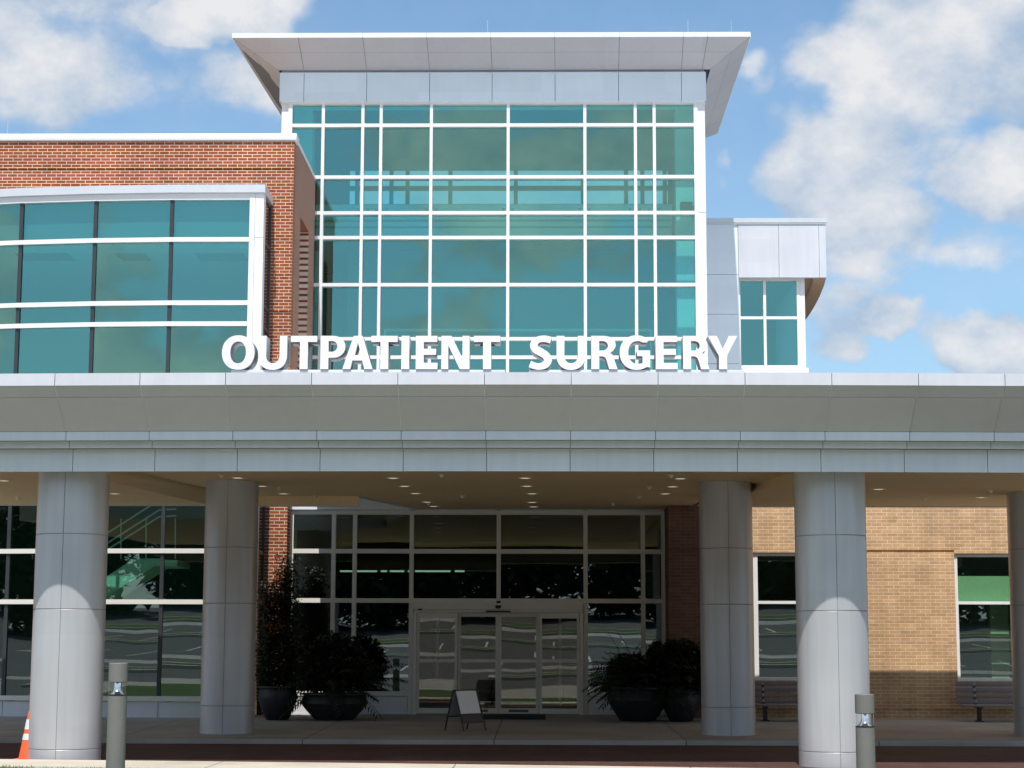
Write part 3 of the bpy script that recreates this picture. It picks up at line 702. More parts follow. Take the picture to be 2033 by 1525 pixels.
for i in range(4):
    yy = YV - .10 if i in (0, 3) else YV - .02
    a, b = lx[i] + .004, lx[i + 1] - .004; w = .055; tr_ = .115 if i in (0, 3) else .085
    lf = MB(); lf.box(a, a + w, yy, yy + .05, dz0, dz1); lf.box(b - w, b, yy, yy + .05, dz0, dz1)
    lf.box(a + w + .0005, b - w - .0005, yy + .002, yy + .048, dz1 - tr_, dz1); lf.box(a + w + .0005, b - w - .0005, yy + .002, yy + .048, dz0, dz0 + .11); lf.box(a + w + .0005, b - w - .0005, yy + .002, yy + .048, dm - .035, dm + .035)
    d_ = part('sliding_door', lf, 'lowframe', ve)
    for z0_, z1_ in ((dz0 + .112, dm - .037), (dm + .037, dz1 - tr_ - .002)):
        part('door_pane', MB().box(a + w + .001, b - w - .001, yy + .02, yy + .03, z0_, z1_), 'glass_door', d_)
    if i in (1, 2):
        m_ = (a + b) / 2; part('door_sticker', MB().box(m_ - .2, m_ + .2, yy - .001, yy + .001, dz0 + .03, dz0 + .08), 'sticker', d_)
# inside of the vestibule
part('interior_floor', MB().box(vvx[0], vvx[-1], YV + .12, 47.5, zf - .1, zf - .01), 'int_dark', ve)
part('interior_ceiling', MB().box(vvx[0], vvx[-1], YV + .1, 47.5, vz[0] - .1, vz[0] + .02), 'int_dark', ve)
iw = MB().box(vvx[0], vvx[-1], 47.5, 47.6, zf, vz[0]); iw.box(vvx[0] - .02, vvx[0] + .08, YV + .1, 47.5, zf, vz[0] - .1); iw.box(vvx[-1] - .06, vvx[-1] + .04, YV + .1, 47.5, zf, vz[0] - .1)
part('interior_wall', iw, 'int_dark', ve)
tb = MB()
for p0, p1 in ((675, 748), (756, 768), (774, 802), (810, 815), (824, 894), (903, 922)):
    a, b = P(p0, 1134, 45), P(p1, 1134, 45); tb.box(a.x, b.x, 45, 45.06, a.z - .02, a.z + .02)
part('reflected_light_bar', tb, 'tube', ve)  # added glowing bars stand in for a bright line reflected in the glass
i2 = MB(); z9 = Zh(990, 1215, 42.5)
for p in (818, 868, 912, 990, 1068, 1112, 1163):
    x = X(p, 1300, 42.5); i2.box(x - .03, x + .03, 42.45, 42.55, zf, z9)
i2.box(X(818, 1300, 42.5), X(1163, 1300, 42.5), 42.46, 42.54, z9, z9 + .1); part('inner_door_frame', i2, 'lowframe', ve)

# interior furniture of the lobby, loose things
ds = thing('reception_desk', 'dark reception desk behind the left sliding door glass', 'desk', (X(868, 1380, 40.6), 40.6, zf - .01))
b0 = ds.location
part('desk_body', MB().box(b0.x - .45, b0.x + .35, 40.4, 40.9, zf - .01, zf + .66), 'int_dark', ds)
part('desk_top', MB().bevbox(b0.x - .5, b0.x + .4, 40.35, 40.95, zf + .662, zf + .70, .008), 'black', ds)
ch = thing('lobby_chair', 'dark chair back seen through the second sliding door', 'chair', (X(955, 1380, 40.9), 40.9, zf - .01))
b0 = ch.location
part('seat', MB().bevbox(b0.x - .28, b0.x + .28, 40.7, 41.15, zf + .38, zf + .46, .02), 'black', ch)
bk_ = MB(); bk_.hexa([(b0.x - .30, 40.66, zf + .47), (b0.x + .30, 40.66, zf + .47), (b0.x + .30, 40.72, zf + .47), (b0.x - .30, 40.72, zf + .47)], [(b0.x - .24, 40.6, zf + .86), (b0.x + .24, 40.6, zf + .86), (b0.x + .24, 40.66, zf + .86), (b0.x - .24, 40.66, zf + .86)])
part('backrest', bk_, 'black', ch)
for sx in (-.24, .24):
    for y in (40.74, 41.1): part('leg', MB().tube([(b0.x + sx, y, zf - .01), (b0.x + sx, y, zf + .38)], .018, 8), 'black', ch)

# ------------------------------------------------------------------ tan brick wing
tw = thing('tan_brick_wing', 'sunlit tan brick wing with tall windows behind the benches on the right', 'building', (X(1800, 1425, YTAN), YTAN, walk_z(YTAN)))
xt0 = X(1328, 1200, YTAN); zt0 = walk_z(YTAN) - .05; xmid = X(1470, 1200, YTAN)
zlin = Zh(1800, 1095, YTAN); zled = Zh(1800, 1406, YTAN); ztop = 5.6
w1 = (X(1494, 1230, YTAN), X(1494, 1230, YTAN) + 1.27, Zh(1800, 1352, YTAN), Zh(1540, 1097, YTAN))
w2 = (X(1898, 1230, YTAN), X(1898, 1230, YTAN) + 1.27, Zh(1800, 1352, YTAN), Zh(1950, 1099, YTAN))
w3 = (w2[0] + 3.9, w2[1] + 3.9, w2[2], w2[3])
tb_ = MB(); hs = [(w1[0], w1[1], w1[2], w1[3]), (w2[0], w2[1], w2[2], w2[3]), w3]
wall_holes(tb_, xmid, 17, zled + .03, zlin - .03, YTAN, YTAN + .3, hs)
tb_.box(xmid, 17, YTAN, YTAN + .3, zlin + .03, ztop)
for a, b in ((xmid, w1[0]), (w1[1], w2[0]), (w2[1], w3[0]), (w3[1], 17)): tb_.box(a, b, YTAN + .025, YTAN + .3, zlin - .029, zlin + .029)
for h in hs: tb_.box(h[0], h[1], YTAN + .002, YTAN + .3, h[3] + .0, zlin + .029)
tb_.box(xmid, 17, YTAN - .01, YTAN + .3, zt0, zled - .01)
part('tan_wall', tb_, 'tan_x', tw)
part('brick_ledge', MB().box(xmid, 17, YTAN - .035, YTAN + .25, zled - .009, zled + .029), 'tan_x', tw)
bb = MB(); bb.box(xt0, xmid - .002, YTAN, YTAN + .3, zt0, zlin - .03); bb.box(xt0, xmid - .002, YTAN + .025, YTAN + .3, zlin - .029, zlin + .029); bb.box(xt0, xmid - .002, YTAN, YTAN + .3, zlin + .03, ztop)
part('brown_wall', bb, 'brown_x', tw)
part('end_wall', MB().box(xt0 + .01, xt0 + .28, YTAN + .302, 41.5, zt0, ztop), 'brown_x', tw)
part('coping', MB().box(xt0 - .03, 17.1, YTAN - .05, YTAN + .4, ztop + .003, ztop + .15), 'white', tw)
part('roof_deck', MB().box(xt0 + .29, 17, YTAN + .41, 46.3, ztop - .4, ztop - .3), 'membrane', tw)
for h, mp in ((w1, .11), (w2, None), (w3, None)):
    fm = MB(); y0 = YTAN + .06
    for x in (h[0], h[1] - .07): fm.box(x + .001, x + .069, y0, y0 + .12, h[2] + .001, h[3] - .002)
    zt2 = Zh(1800, 1196.5, YTAN)
    for z in (h[2] + .03, zt2, h[3] - .035): fm.box(h[0] + .07, h[1] - .07, y0 + .003, y0 + .117, z - .029, z + .029)
    if mp: fm.box(h[0] + .07 + .0, h[0] + .12, y0 - .003, y0 + .123, h[2] + .06, h[3] - .066)
    wn = part('window', fm, 'white', tw)
    part('pane', MB().box(h[0] + .071, h[1] - .071, y0 + .05, y0 + .065, h[2] + .06, zt2 - .03), 'glass_low', wn)
    part('pane', MB().box(h[0] + .071, h[1] - .071, y0 + .05, y0 + .065, zt2 + .03, h[3] - .065), 'glass_low', wn)
rs = MB(); zz1 = Zh(1950, 1144, YTAN + .25); rs.box(w2[0] + .07, w2[1] - .07, YTAN + .22, YTAN + .235, Zh(1950, 1200, YTAN + .25), zz1)
part('roller_shade', rs, 'shade', tw)
sr = MB().box(X(1968, 1300, 38.2), X(2004, 1300, 38.2), 38.2, 38.5, zt0, w2[3] - .5); part('interior_pier', sr, 'shade', tw)
part('interior_back_wall', MB().box(xt0 + .3, 17, 42, 42.1, zt0, ztop - .4), 'int_grey', tw)
part('interior_floor', MB().box(xt0 + .3, 17, YTAN + .32, 42, zt0, zt0 + .08), 'int_dark', tw)

# ------------------------------------------------------------------ entrance canopy
ca = thing('entrance_canopy', 'wide silver entrance canopy with sloping grey soffit on round metal columns', 'canopy', (0, 27, .08))
def arc_dy(x): return min(x * x / 320.0, 1.6)
cz = {k: Zh(1016, p, y) for k, p, y in (('rt', 739, 23.25), ('rb', 763.5, 23.25), ('j', 787, 23.42), ('se', 856, 23.9), ('b1', 873, 23.9), ('b2t', 875, 24.1), ('b2', 888.5, 24.1), ('mt', 891, 24.3), ('mb', 935.5, 24.3))}
x0m = X(966, 910, 24.3); MODW = 1.079
sx = [x0m + MODW * k for k in range(-10, 12)]
def strip(mb, prof_a, prof_b, gap=.005, thick=.0):
    for a, b in zip(sx[:-1], sx[1:]):
        a_, b_ = a + gap, b - gap
        (ya, za), (yb, zb3) = prof_a, prof_b
        mb.quad((a_, ya + arc_dy(a), za), (b_, ya + arc_dy(b), za), (b_, yb + arc_dy(b), zb3), (a_, yb + arc_dy(a), zb3))
def solid_strip(mb, y, z0, z1, th_=.05, gap=.0038):
    for a, b in zip(sx[:-1], sx[1:]):
        a_, b_ = a + gap, b - gap; ya, yb = y + arc_dy(a), y + arc_dy(b)
        mb.hexa([(a_, ya, z0), (b_, yb, z0), (b_, yb + th_, z0), (a_, ya + th_, z0)], [(a_, ya, z1), (b_, yb, z1), (b_, yb + th_, z1), (a_, ya + th_, z1)])
rim = MB(); solid_strip(rim, 23.25, cz['rb'], cz['rt'], .5, .004); part('roof_rim', rim, 'panel_rim', ca)
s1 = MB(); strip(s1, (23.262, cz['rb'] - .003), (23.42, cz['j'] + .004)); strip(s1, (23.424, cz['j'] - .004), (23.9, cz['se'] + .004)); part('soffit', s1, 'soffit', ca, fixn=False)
s2 = MB(); strip(s2, (23.2645, cz['rb'] - .0005), (23.4245, cz['j'] + .0025), 0); strip(s2, (23.4245, cz['j'] + .0025), (23.905, cz['se'] + .007), 0); part('soffit_backing', s2, 'coping', ca, fixn=False)
f1 = MB(); solid_strip(f1, 23.9, cz['b1'], cz['se'], .05); part('upper_fascia', f1, 'panel', ca)
f2 = MB(); solid_strip(f2, 24.1, cz['b2'], cz['b2t'], .05); part('middle_fascia', f2, 'panel', ca)
f3 = MB(); solid_strip(f3, 24.3, cz['mb'], cz['mt'], .05); part('lower_fascia', f3, 'panel', ca)
fbk = MB(); solid_strip(fbk, 23.95, cz['b1'] + .01, cz['se'] + .2, .2, 0); solid_strip(fbk, 24.15, cz['b2'] + .01, cz['b1'] + .0, .18, 0); solid_strip(fbk, 24.35, cz['mb'] + .015, cz['b2'] + .0, .2, 0)
part('fascia_backing', fbk, 'seam', ca)
CZ, SZ = 4.40, 4.23                 # ceiling levels: central bay, side bays
def L(a, b, y): return a.x + (b.x - a.x) * (y - a.y) / (b.y - a.y)
la, lb = PZ(275, 939, CZ), PZ(515, 994, CZ); ra, rb_ = PZ(1555, 943.6, CZ), PZ(1349, 1002.7, CZ)
sla, slb = PZ(220, 956, SZ), PZ(410, 1002, SZ); sra, srb = PZ(1574.6, 958, SZ), PZ(1402, 999.7, SZ)
YF, YK = 24.6, 35.15
c0 = MB(); Yf_ = YF + .0
xl0, xl1, xr0, xr1 = L(la, lb, YF), L(la, lb, YK), L(ra, rb_, YF), L(ra, rb_, YK)
sl0, sl1, sr0, sr1 = L(sla, slb, YF), L(sla, slb, YK), L(sra, srb, YF), L(sra, srb, YK)
c0.quad((xl0, YF, CZ), (xr0, YF, CZ), (xr1, YK, CZ), (xl1, YK, CZ))
c0.quad((sl0, YF, SZ), (xl0, YF, CZ), (xl1, YK, CZ), (sl1, YK, SZ)); c0.quad((xr0, YF, CZ), (sr0, YF, SZ), (sr1, YK, SZ), (xr1, YK, CZ))
XL, XR = sx[0], sx[-1]
c0.quad((XL, YF, SZ), (sl0, YF, SZ), (sl1, YK, SZ), (XL, YK, SZ)); c0.quad((sr0, YF, SZ), (XR, YF, SZ), (XR, YK, SZ), (sr1, YK, SZ))
YC1 = YV - .16
cl0, cl1 = X(712, 1000, YK), X(835, 1012, YC1)
c0.quad((cl0, YK, CZ), (xr1, YK, CZ), (xr1 - .2, YC1, CZ), (cl1, YC1, CZ))
# edge returns of the ceiling so it is a solid slab
c0.quad((xl1, YK, SZ - .0), (cl0, YK, SZ), (cl0, YK, CZ), (xl1, YK, CZ))
part('ceiling', c0, 'ceiling', ca, fixn=False)
ed = MB(); ed.box(XL, xl1, YK + .002, YK + .1, SZ - .01, 4.7); ed.box(xl1, cl0 - .0, YK + .002, YK + .1, SZ - .02, 4.7); part('rear_fascia', MB().box(xr1 + .02, XR, YK + .002, YK + .1, SZ - .02, 4.63), 'panel', ca)
A = [(cl0 - .004, YK + .1, CZ - .02), (cl1 - .004, YC1, CZ - .02), (cl1 - .06, YC1, CZ - .02), (cl0 - .06, YK + .1, CZ - .02)]; ed.hexa(A, [(p[0], p[1], 4.7) for p in A])
part('rear_fascia', ed, 'panel', ca)
dk = MB(); dk.prism([(XL, 23.75 + arc_dy(XL)), (XL * .5, 23.75 + arc_dy(XL * .5)), (0, 23.75), (XR * .5, 23.75 + arc_dy(XR * .5)), (XR, 23.75 + arc_dy(XR)), (XR, YK - .32), (XL, YK - .32)], 4.70, cz['rt'] - .03)
dk.box(xr1 + .03, XR - .01, YK - .6, YK + .001, 4.40, 4.44); dk.box(XL + .01, cl0, YK - .6, YK + .001, 4.66, 4.699)
xdk = X(640, 1095, YV) - .12
dk.prism([(xdk, YK - .3), (xr1 + .6, YK - .3), (xr1 + .6, YK + .1), (xr1 + .6, YTAN - .06), (xt0 - .004, YTAN - .06), (xt0 - .004, YV - .15), (xdk, YV - .15)], 4.701, 4.95)  # unseen slab added to block sun; its left edge bounds the vestibule sun patch
part('roof_deck', dk, 'membrane', ca)
en = MB(); en.box(XL - .05, XL, 25.2, YK, SZ, cz['rt'] - .05); en.box(XR, XR + .05, 25.2, YK - .4, SZ, cz['rt'] - .05); part('end_fascia', en, 'panel', ca)
# columns
def column(px_, py_, Y, r, z0, z1, rings, name='column', ang=0.):
    c = P(px_, py_, Y); rg = [z0] + sorted(rings) + [z1]
    mb = MB()
    for za, zb2 in zip(rg[:-1], rg[1:]):
        for h in (0, 1):
            a0_ = -math.pi / 2 + ang + h * math.pi + .009; a1_ = a0_ + math.pi - .018
            e = .004
            mb.lathe([(r - .012, za + e), (r - .003, za + e), (r, za + e + .004), (r, zb2 - e - .004), (r - .003, zb2 - e), (r - .012, zb2 - e)], c.x, c.y, 40, a0_, a1_)
    col = part(name, mb, 'column', ca, fixn=False)
    part('column_core', MB().lathe([(r - .006, z0), (r - .006, z1)], c.x, c.y, 48), 'col_seam', col, fixn=False)
    return c
fr_z = lambda p: Zh(137, p, 24.83)
for p in (138.5, 1651.5): column(p, 1200, 25.3, .472, .07, SZ + .2, [fr_z(1059), fr_z(1209), fr_z(1489)])
bk_z = lambda p: Zh(455, p, 31.8)
for p, q_ in ((456, 1200), (1443, 1200), (2060, 1200)): column(p, q_, 32.25, .452, walk_z(31.8) - .02, CZ + .1, [bk_z(1086), bk_z(1197.5), bk_z(1402)])
# downlights and sprinklers in the ceiling
def on_ceiling(px_, py_):
    q = PZ(px_, py_, CZ)
    if q.y > YK - .2: q = PZ(px_, py_, CZ)
    if L(la, lb, q.y) < q.x < L(ra, rb_, q.y): return q
    return PZ(px_, py_, SZ)
for p in ((472, 948.5), (519.5, 965), (563, 980), (780.5, 949), (803, 965), (825, 979.5), (847, 996.5), (861, 1005), (1042.5, 949), (1046, 965), (1056.5, 980), (1056.5, 997), (1059, 1006), (1351, 950), (1335.5, 966), (1321, 980), (7, 954), (227, 980), (1744, 971), (1947, 987.5)):
    q = on_ceiling(*p); mb = MB(); mb.lathe([(.125, q.z - .001), (.125, q.z - .008), (.10, q.z - .010), (.09, q.z - .004)], q.x, q.y, 24)
    d_ = part('downlight', mb, 'sprinkler', ca, fixn=False)
    part('lamp', MB().lathe([(.0, q.z - .003), (.09, q.z - .003)], q.x, q.y, 20), 'lamp', d_, fixn=False)
for p in ((440, 942.6), (555, 967.6), (626, 984), (877, 942.6), (918, 984), (851, 999), (1332, 943), (1289, 966.5), (1268, 985), (1217, 999.5), (36, 987), (1834, 990), (1966, 973)):
    q = on_ceiling(*p); mb = MB(); mb.lathe([(.05, q.z - .001), (.05, q.z - .012), (.03, q.z - .02), (.025, q.z - .045), (0, q.z - .05)], q.x, q.y, 14)
    part('sprinkler', mb, 'sprinkler', ca, fixn=False)
# loose membrane turned up behind the rim on the left
mbm = MB(); pts_ = []
x = -6.9
while x < -3.75:
    w = random.uniform(.16, .34); h = random.uniform(.02, .05)
    mbm.bevbox(x, x + w - .03, 23.8, 23.9, cz['rt'] - .04, cz['rt'] + h, .012); x += w
part('roof_flashing', mbm, 'membrane', ca)

# ------------------------------------------------------------------ sign letters
def ell(cx, cy, rx, ry, a0, a1, n=14, k=1.0):
    out = []
    for i in range(n + 1):
        a = R(a0 + (a1 - a0) * i / n); c, s = math.cos(a), math.sin(a)
        out.append((cx + rx * math.copysign(abs(c) ** k, c), cy + ry * math.copysign(abs(s) ** k, s)))
    return out
def smooth_stroke(pts, ws, n=8):
    P_ = [Vector((p[0], p[1], 0)) for p in pts]; out = []; W = []
    for i in range(len(P_) - 1):
        p0, p1, p2, p3 = P_[max(i - 1, 0)], P_[i], P_[i + 1], P_[min(i + 2, len(P_) - 1)]
        for k in range(n):
            t_ = k / n
            out.append(.5 * ((2 * p1) + (p2 - p0) * t_ + (2 * p0 - 5 * p1 + 4 * p2 - p3) * t_ ** 2 + (3 * p1 - p0 - 3 * p2 + p3) * t_ ** 3)); W.append(ws[i] + (ws[i + 1] - ws[i]) * t_)
    out.append(P_[-1]); W.append(ws[-1]); lft, rgt = [], []
    for i, p in enumerate(out):
        d_ = (out[min(i + 1, len(out) - 1)] - out[max(i - 1, 0)]).normalized(); nn = Vector((-d_.y, d_.x, 0)) * W[i] / 2
        lft.append((p.x + nn.x, p.y + nn.y)); rgt.append((p.x - nn.x, p.y - nn.y))
    return lft + rgt[::-1]
GL = {
 'O': [ell(.485, .5, .485, .515, 0, 356, 44, .93), ell(.48, .5, .235, .33, 0, 354, 36, .93)],
 'U': [[(0, 1), (0, .40)] + ell(.425, .40, .425, .42, 180, 360, 20, .92) + [(.85, 1), (.63, 1), (.63, .40)] + ell(.43, .40, .20, .22, 0, -180, 16, .92) + [(.235, 1)]],
 'T': [[(0, 1), (.785, 1), (.785, .815), (.511, .815), (.511, 0), (.274, 0), (.274, .815), (0, .815)]],
 'P': [[(0, 1)] + ell(.37, .672, .365, .328, 90, -90, 18, .95) + [(.235, .344), (.235, 0), (0, 0)], [(.235, .845)] + ell(.34, .683, .16, .162, 90, -90, 14) + [(.235, .521)]],
 'A': [[(0, 0), (.325, 1), (.59, 1), (.895, 0), (.655, 0), (.585, .262), (.29, .262), (.235, 0)], [(.455, .80), (.36, .42), (.548, .42)]],
 'I': [[(0, 0), (0, 1), (.235, 1), (.235, 0)]],
 'E': [[(0, 0), (0, 1), (.635, 1), (.635, .815), (.235, .815), (.235, .61), (.60, .61), (.60, .43), (.235, .43), (.235, .19), (.645, .19), (.645, 0)]],
 'N': [[(0, 0), (0, 1), (.30, 1), (.626, .33), (.626, 1), (.835, 1), (.835, 0), (.55, 0), (.205, .715), (.205, 0)]],
 'S': [smooth_stroke([(.655, .865), (.53, .905), (.39, .912), (.24, .865), (.145, .735), (.20, .60), (.345, .515), (.49, .42), (.565, .285), (.49, .145), (.33, .085), (.18, .10), (.03, .155)], [.20, .195, .19, .20, .225, .235, .235, .235, .235, .22, .195, .19, .20])],
 'G': [[(.90, .565), (.515, .565), (.515, .395), (.675, .395), (.675, .18)] + ell(.53, .5, .275, .345, 290, 60, 26, .93) + [(.815, .80), (.865, .965)] + ell(.50, .5, .50, .515, 52, 305, 34, .93) + [(.90, .055)]],
 'R': [[(0, 1)] + ell(.36, .735, .365, .265, 90, -25, 14, .95) + [(.655, .56), (.56, .485), (.63, .42), (.67, .32), (.775, 0), (.53, 0), (.46, .25), (.42, .345), (.35, .385), (.235, .39), (.235, 0), (0, 0)], [(.235, .845)] + ell(.33, .702, .165, .143, 90, -90, 14) + [(.235, .559)]],
 'Y': [[(0, 1), (.27, 1), (.44, .60), (.615, 1), (.87, 1), (.56, .40), (.56, 0), (.325, 0), (.325, .40)]],
}
YS, LD = 23.52, .33
def letter_mesh(ch):
    cu = bpy.data.curves.new('letter_outline', 'CURVE'); cu.dimensions = '2D'; cu.fill_mode = 'BOTH'; cu.extrude = LD / 2
    for pts_ in GL[ch]:
        s_ = cu.splines.new('POLY'); s_.points.add(len(pts_) - 1)
        for p, v in zip(s_.points, pts_): p.co = (v[0] * LH, v[1] * LH, 0, 1)
        s_.use_cyclic_u = True
    ob = bpy.data.objects.new('letter_outline', cu)
    me = bpy.data.meshes.new_from_object(ob); bpy.data.objects.remove(ob); bpy.data.curves.remove(cu)
    me.name = 'letter'; me.materials.clear(); me.materials.append(M['letter']); me.materials.append(M['letter_side'])
    bm = bmesh.new(); bm.from_mesh(me); bmesh.ops.remove_doubles(bm, verts=bm.verts[:], dist=1e-5)
    for v in bm.verts: v.co = Vector((v.co.x, -v.co.z, v.co.y))
    bmesh.ops.recalc_face_normals(bm, faces=bm.faces[:])
    for f in bm.faces: f.material_index = 0 if f.normal.y < -.9 else 1
    bm.to_mesh(me); bm.free(); return me
zb0 = Zh(1000, 733, YS); LH = Zh(1000, 666.8, YS) - zb0
def word(chars, name, label, rail):
    c = X(rail[0], 735, YS); root = thing(name, label, 'sign', (c, YS, zb0 - .06))
    rl = MB().bevbox(X(rail[0], 735, YS), X(rail[1], 735, YS), YS + .03, YS + .36, cz['rt'] - .06, zb0 - .004, .006)
    part('mounting_rail', rl, 'coping', root)
    for ch_, px_ in chars:
        o = bpy.data.objects.new('letter', letter_mesh(ch_)); COL.objects.link(o); o.parent = root
        o.location = Vector((X(px_, 733, YS), YS + LD / 2, zb0)) - root.location
word(list(zip('OUTPATIENT', (439.8, 512.3, 576.3, 635.7, 679.6, 736.4, 796.5, 825.2, 876, 940.5))), 'word_sign', 'white raised letters reading OUTPATIENT on the canopy edge', (458, 1003))
word(list(zip('SURGERY', (1050, 1105, 1174, 1230.5, 1302, 1356.5, 1406))), 'word_sign', 'white raised letters reading SURGERY on the canopy edge', (1050, 1477))

# ------------------------------------------------------------------ bollard lights
def bollard(px_, ytop, Y, ground, label):
    q = P(px_, ytop, Y); zt2 = q.z; r = .1
    b = thing('bollard_light', label, 'bollard', (q.x, Y, ground), 'bollard lights on the lawn')
    z1, z2 = zt2 - .205, zt2 - .345
    part('post', MB().lathe([(r + .012, ground - .02), (r + .012, ground + .02), (r, ground + .026), (r, z2 - .004), (r - .01, z2), (0, z2)], q.x, Y, 36), 'bollard', b, fixn=False)
    part('cap', MB().lathe([(0, z1), (r - .008, z1), (r + .001, z1 + .006), (r + .001, zt2 - .008), (r - .006, zt2), (0, zt2 + .001)], q.x, Y, 36), 'bollard', b, fixn=False)
    part('lens', MB().lathe([(r - .006, z2 + .012), (r - .006, z1 - .004)], q.x, Y, 32), 'lens', b, fixn=False)
    part('reflector', MB().lathe([(.082, z2 + .014), (.06, z2 + .035), (.044, z2 + .06), (.036, z2 + .1), (.034, z1 - .002)], q.x, Y, 28), 'chrome', b, fixn=False)
    part('lens_ring', MB().lathe([(r - .004, z2), (r + .002, z2 + .002), (r + .002, z2 + .010), (r - .004, z2 + .012)], q.x, Y, 32), 'black', b, fixn=False)
    for k in range(4):
        a = k * math.pi / 2 + .5; part('anchor_bolt', MB().lathe([(.012, ground + .018), (.012, ground + .035), (0, ground + .037)], q.x + (r + .02) * math.cos(a), Y + (r + .02) * math.sin(a), 8), 'bollard', b, fixn=False)
bollard(235.5, 1316, 20.3, .29, 'grey round bollard light beside the left front column')
bollard(1716, 1378, 20.3, .05, 'grey round bollard light beside the right front column')

# ------------------------------------------------------------------ traffic cone
q = P(46, 1511, 25.25); cb = q.z; ctop = Zh(50, 1412, 25.25); qx = X(57.5, 1500, 25.25)
cn = thing('traffic_cone', 'orange traffic cone with two white bands beside the left front column', 'traffic cone', (qx, 25.25, cb))
H = ctop - cb
r_at = lambda f: .135 + (.028 - .135) * f
def coneseg(f0, f1, extra=0.):
    return MB().lathe([(r_at(f0) + extra, cb + .03 + (H - .03) * f0), (r_at(f1) + extra, cb + .03 + (H - .03) * f1)], qx, 25.25, 32)
part('cone_body', MB().lathe([(r_at(0), cb + .03), (r_at(1), ctop - .006), (r_at(1) - .008, ctop), (.015, ctop)], qx, 25.25, 36), 'orange', cn, fixn=False)
part('base', MB().bevbox(qx - .2, qx + .2, 25.05, 25.45, cb, cb + .03, .012), 'orange', cn)
part('reflective_band', coneseg(.62, .83, .003), 'reflective', cn, fixn=False)
part('reflective_band', coneseg(.40, .53, .003), 'reflective', cn, fixn=False)

# ------------------------------------------------------------------ A-frame sign
ps = P(921, 1450, 33.1); sz = walk_z(33.1)
af = thing('a_frame_sign', 'blank white folding A-frame sign with black frame before the sliding doors', 'sign', (ps.x, 33.1, sz))
e = Vector((.36, .46, 0)); nrm = Vector((.8, -.6, 0)).normalized() * .21; Ht = .70
mid = Vector((X(924, 1440, 33.1), 33.1, sz))
tl, tr = mid - e / 2 + Vector((0, 0, Ht)), mid + e / 2 + Vector((0, 0, Ht))
fl_, fr_ = mid - e / 2 + nrm, mid + e / 2 + nrm; bl_, br_ = mid - e / 2 - nrm, mid + e / 2 - nrm
fm = MB()
for a, b in ((tl, fl_), (tr, fr_)): fm.bar(a, b, .026)
fm.bar(tl + (fl_ - tl) * .0 + Vector((0, 0, -.012)), tr + Vector((0, 0, -.012)), .024); fm.bar(tl.lerp(fl_, .60), tr.lerp(fr_, .60), .02); fm.bar(tl.lerp(fl_, .80), tr.lerp(fr_, .80), .02)
part('front_frame', fm, 'black', af)
fm = MB(); o_ = -nrm.normalized() * .03
for a, b in ((tl, bl_), (tr, br_)): fm.bar(a + o_, b, .026)
fm.bar(tl.lerp(bl_, .66), tr.lerp(br_, .66), .02); part('rear_frame', fm, 'black', af)
def leaf_panel(a, b, c, d, th):
    nn = (b - a).cross(d - a).normalized() * th; return MB().hexa([a, b, c, d], [a + nn, b + nn, c + nn, d + nn])
part('front_panel', leaf_panel(tl.lerp(fl_, .04) + e * .05, tr.lerp(fr_, .04) - e * .05, tr.lerp(fr_, .585) - e * .05, tl.lerp(fl_, .585) + e * .05, .008), 'board', af)
part('rear_panel', leaf_panel(tl.lerp(bl_, .06) + e * .05 + o_, tr.lerp(br_, .06) - e * .05 + o_, tr.lerp(br_, .65) - e * .05 + o_, tl.lerp(bl_, .65) + e * .05 + o_, .008), 'board_back', af)
part('lower_panel', leaf_panel(tl.lerp(fl_, .61) + e * .05, tr.lerp(fr_, .61) - e * .05, tr.lerp(fr_, .79) - e * .05, tl.lerp(fl_, .79) + e * .05, .006), 'black', af)

# door mat
ma = P(930, 1434, 37.4); mbx = P(1082, 1434, 37.4)
dm_ = MB(); zmt = walk_z(36.6)
x0_, x1_ = X(925, 1428, 37.0), X(1083, 1428, 37.0)
dm_.hexa([(x0_, 36.6, walk_z(36.6) + .003), (x1_, 36.6, walk_z(36.6) + .003), (x1_, 38.3, walk_z(38.3) + .003), (x0_, 38.3, walk_z(38.3) + .003)], [(x0_, 36.6, walk_z(36.6) + .02), (x1_, 36.6, walk_z(36.6) + .02), (x1_, 38.3, walk_z(38.3) + .02), (x0_, 38.3, walk_z(38.3) + .02)])
o = bpy.data.objects.new('door_mat', mesh_of('door_mat', dm_, 'mat')); COL.objects.link(o); o['label'] = 'black rubber mat lying in front of the sliding doors'; o['category'] = 'mat'

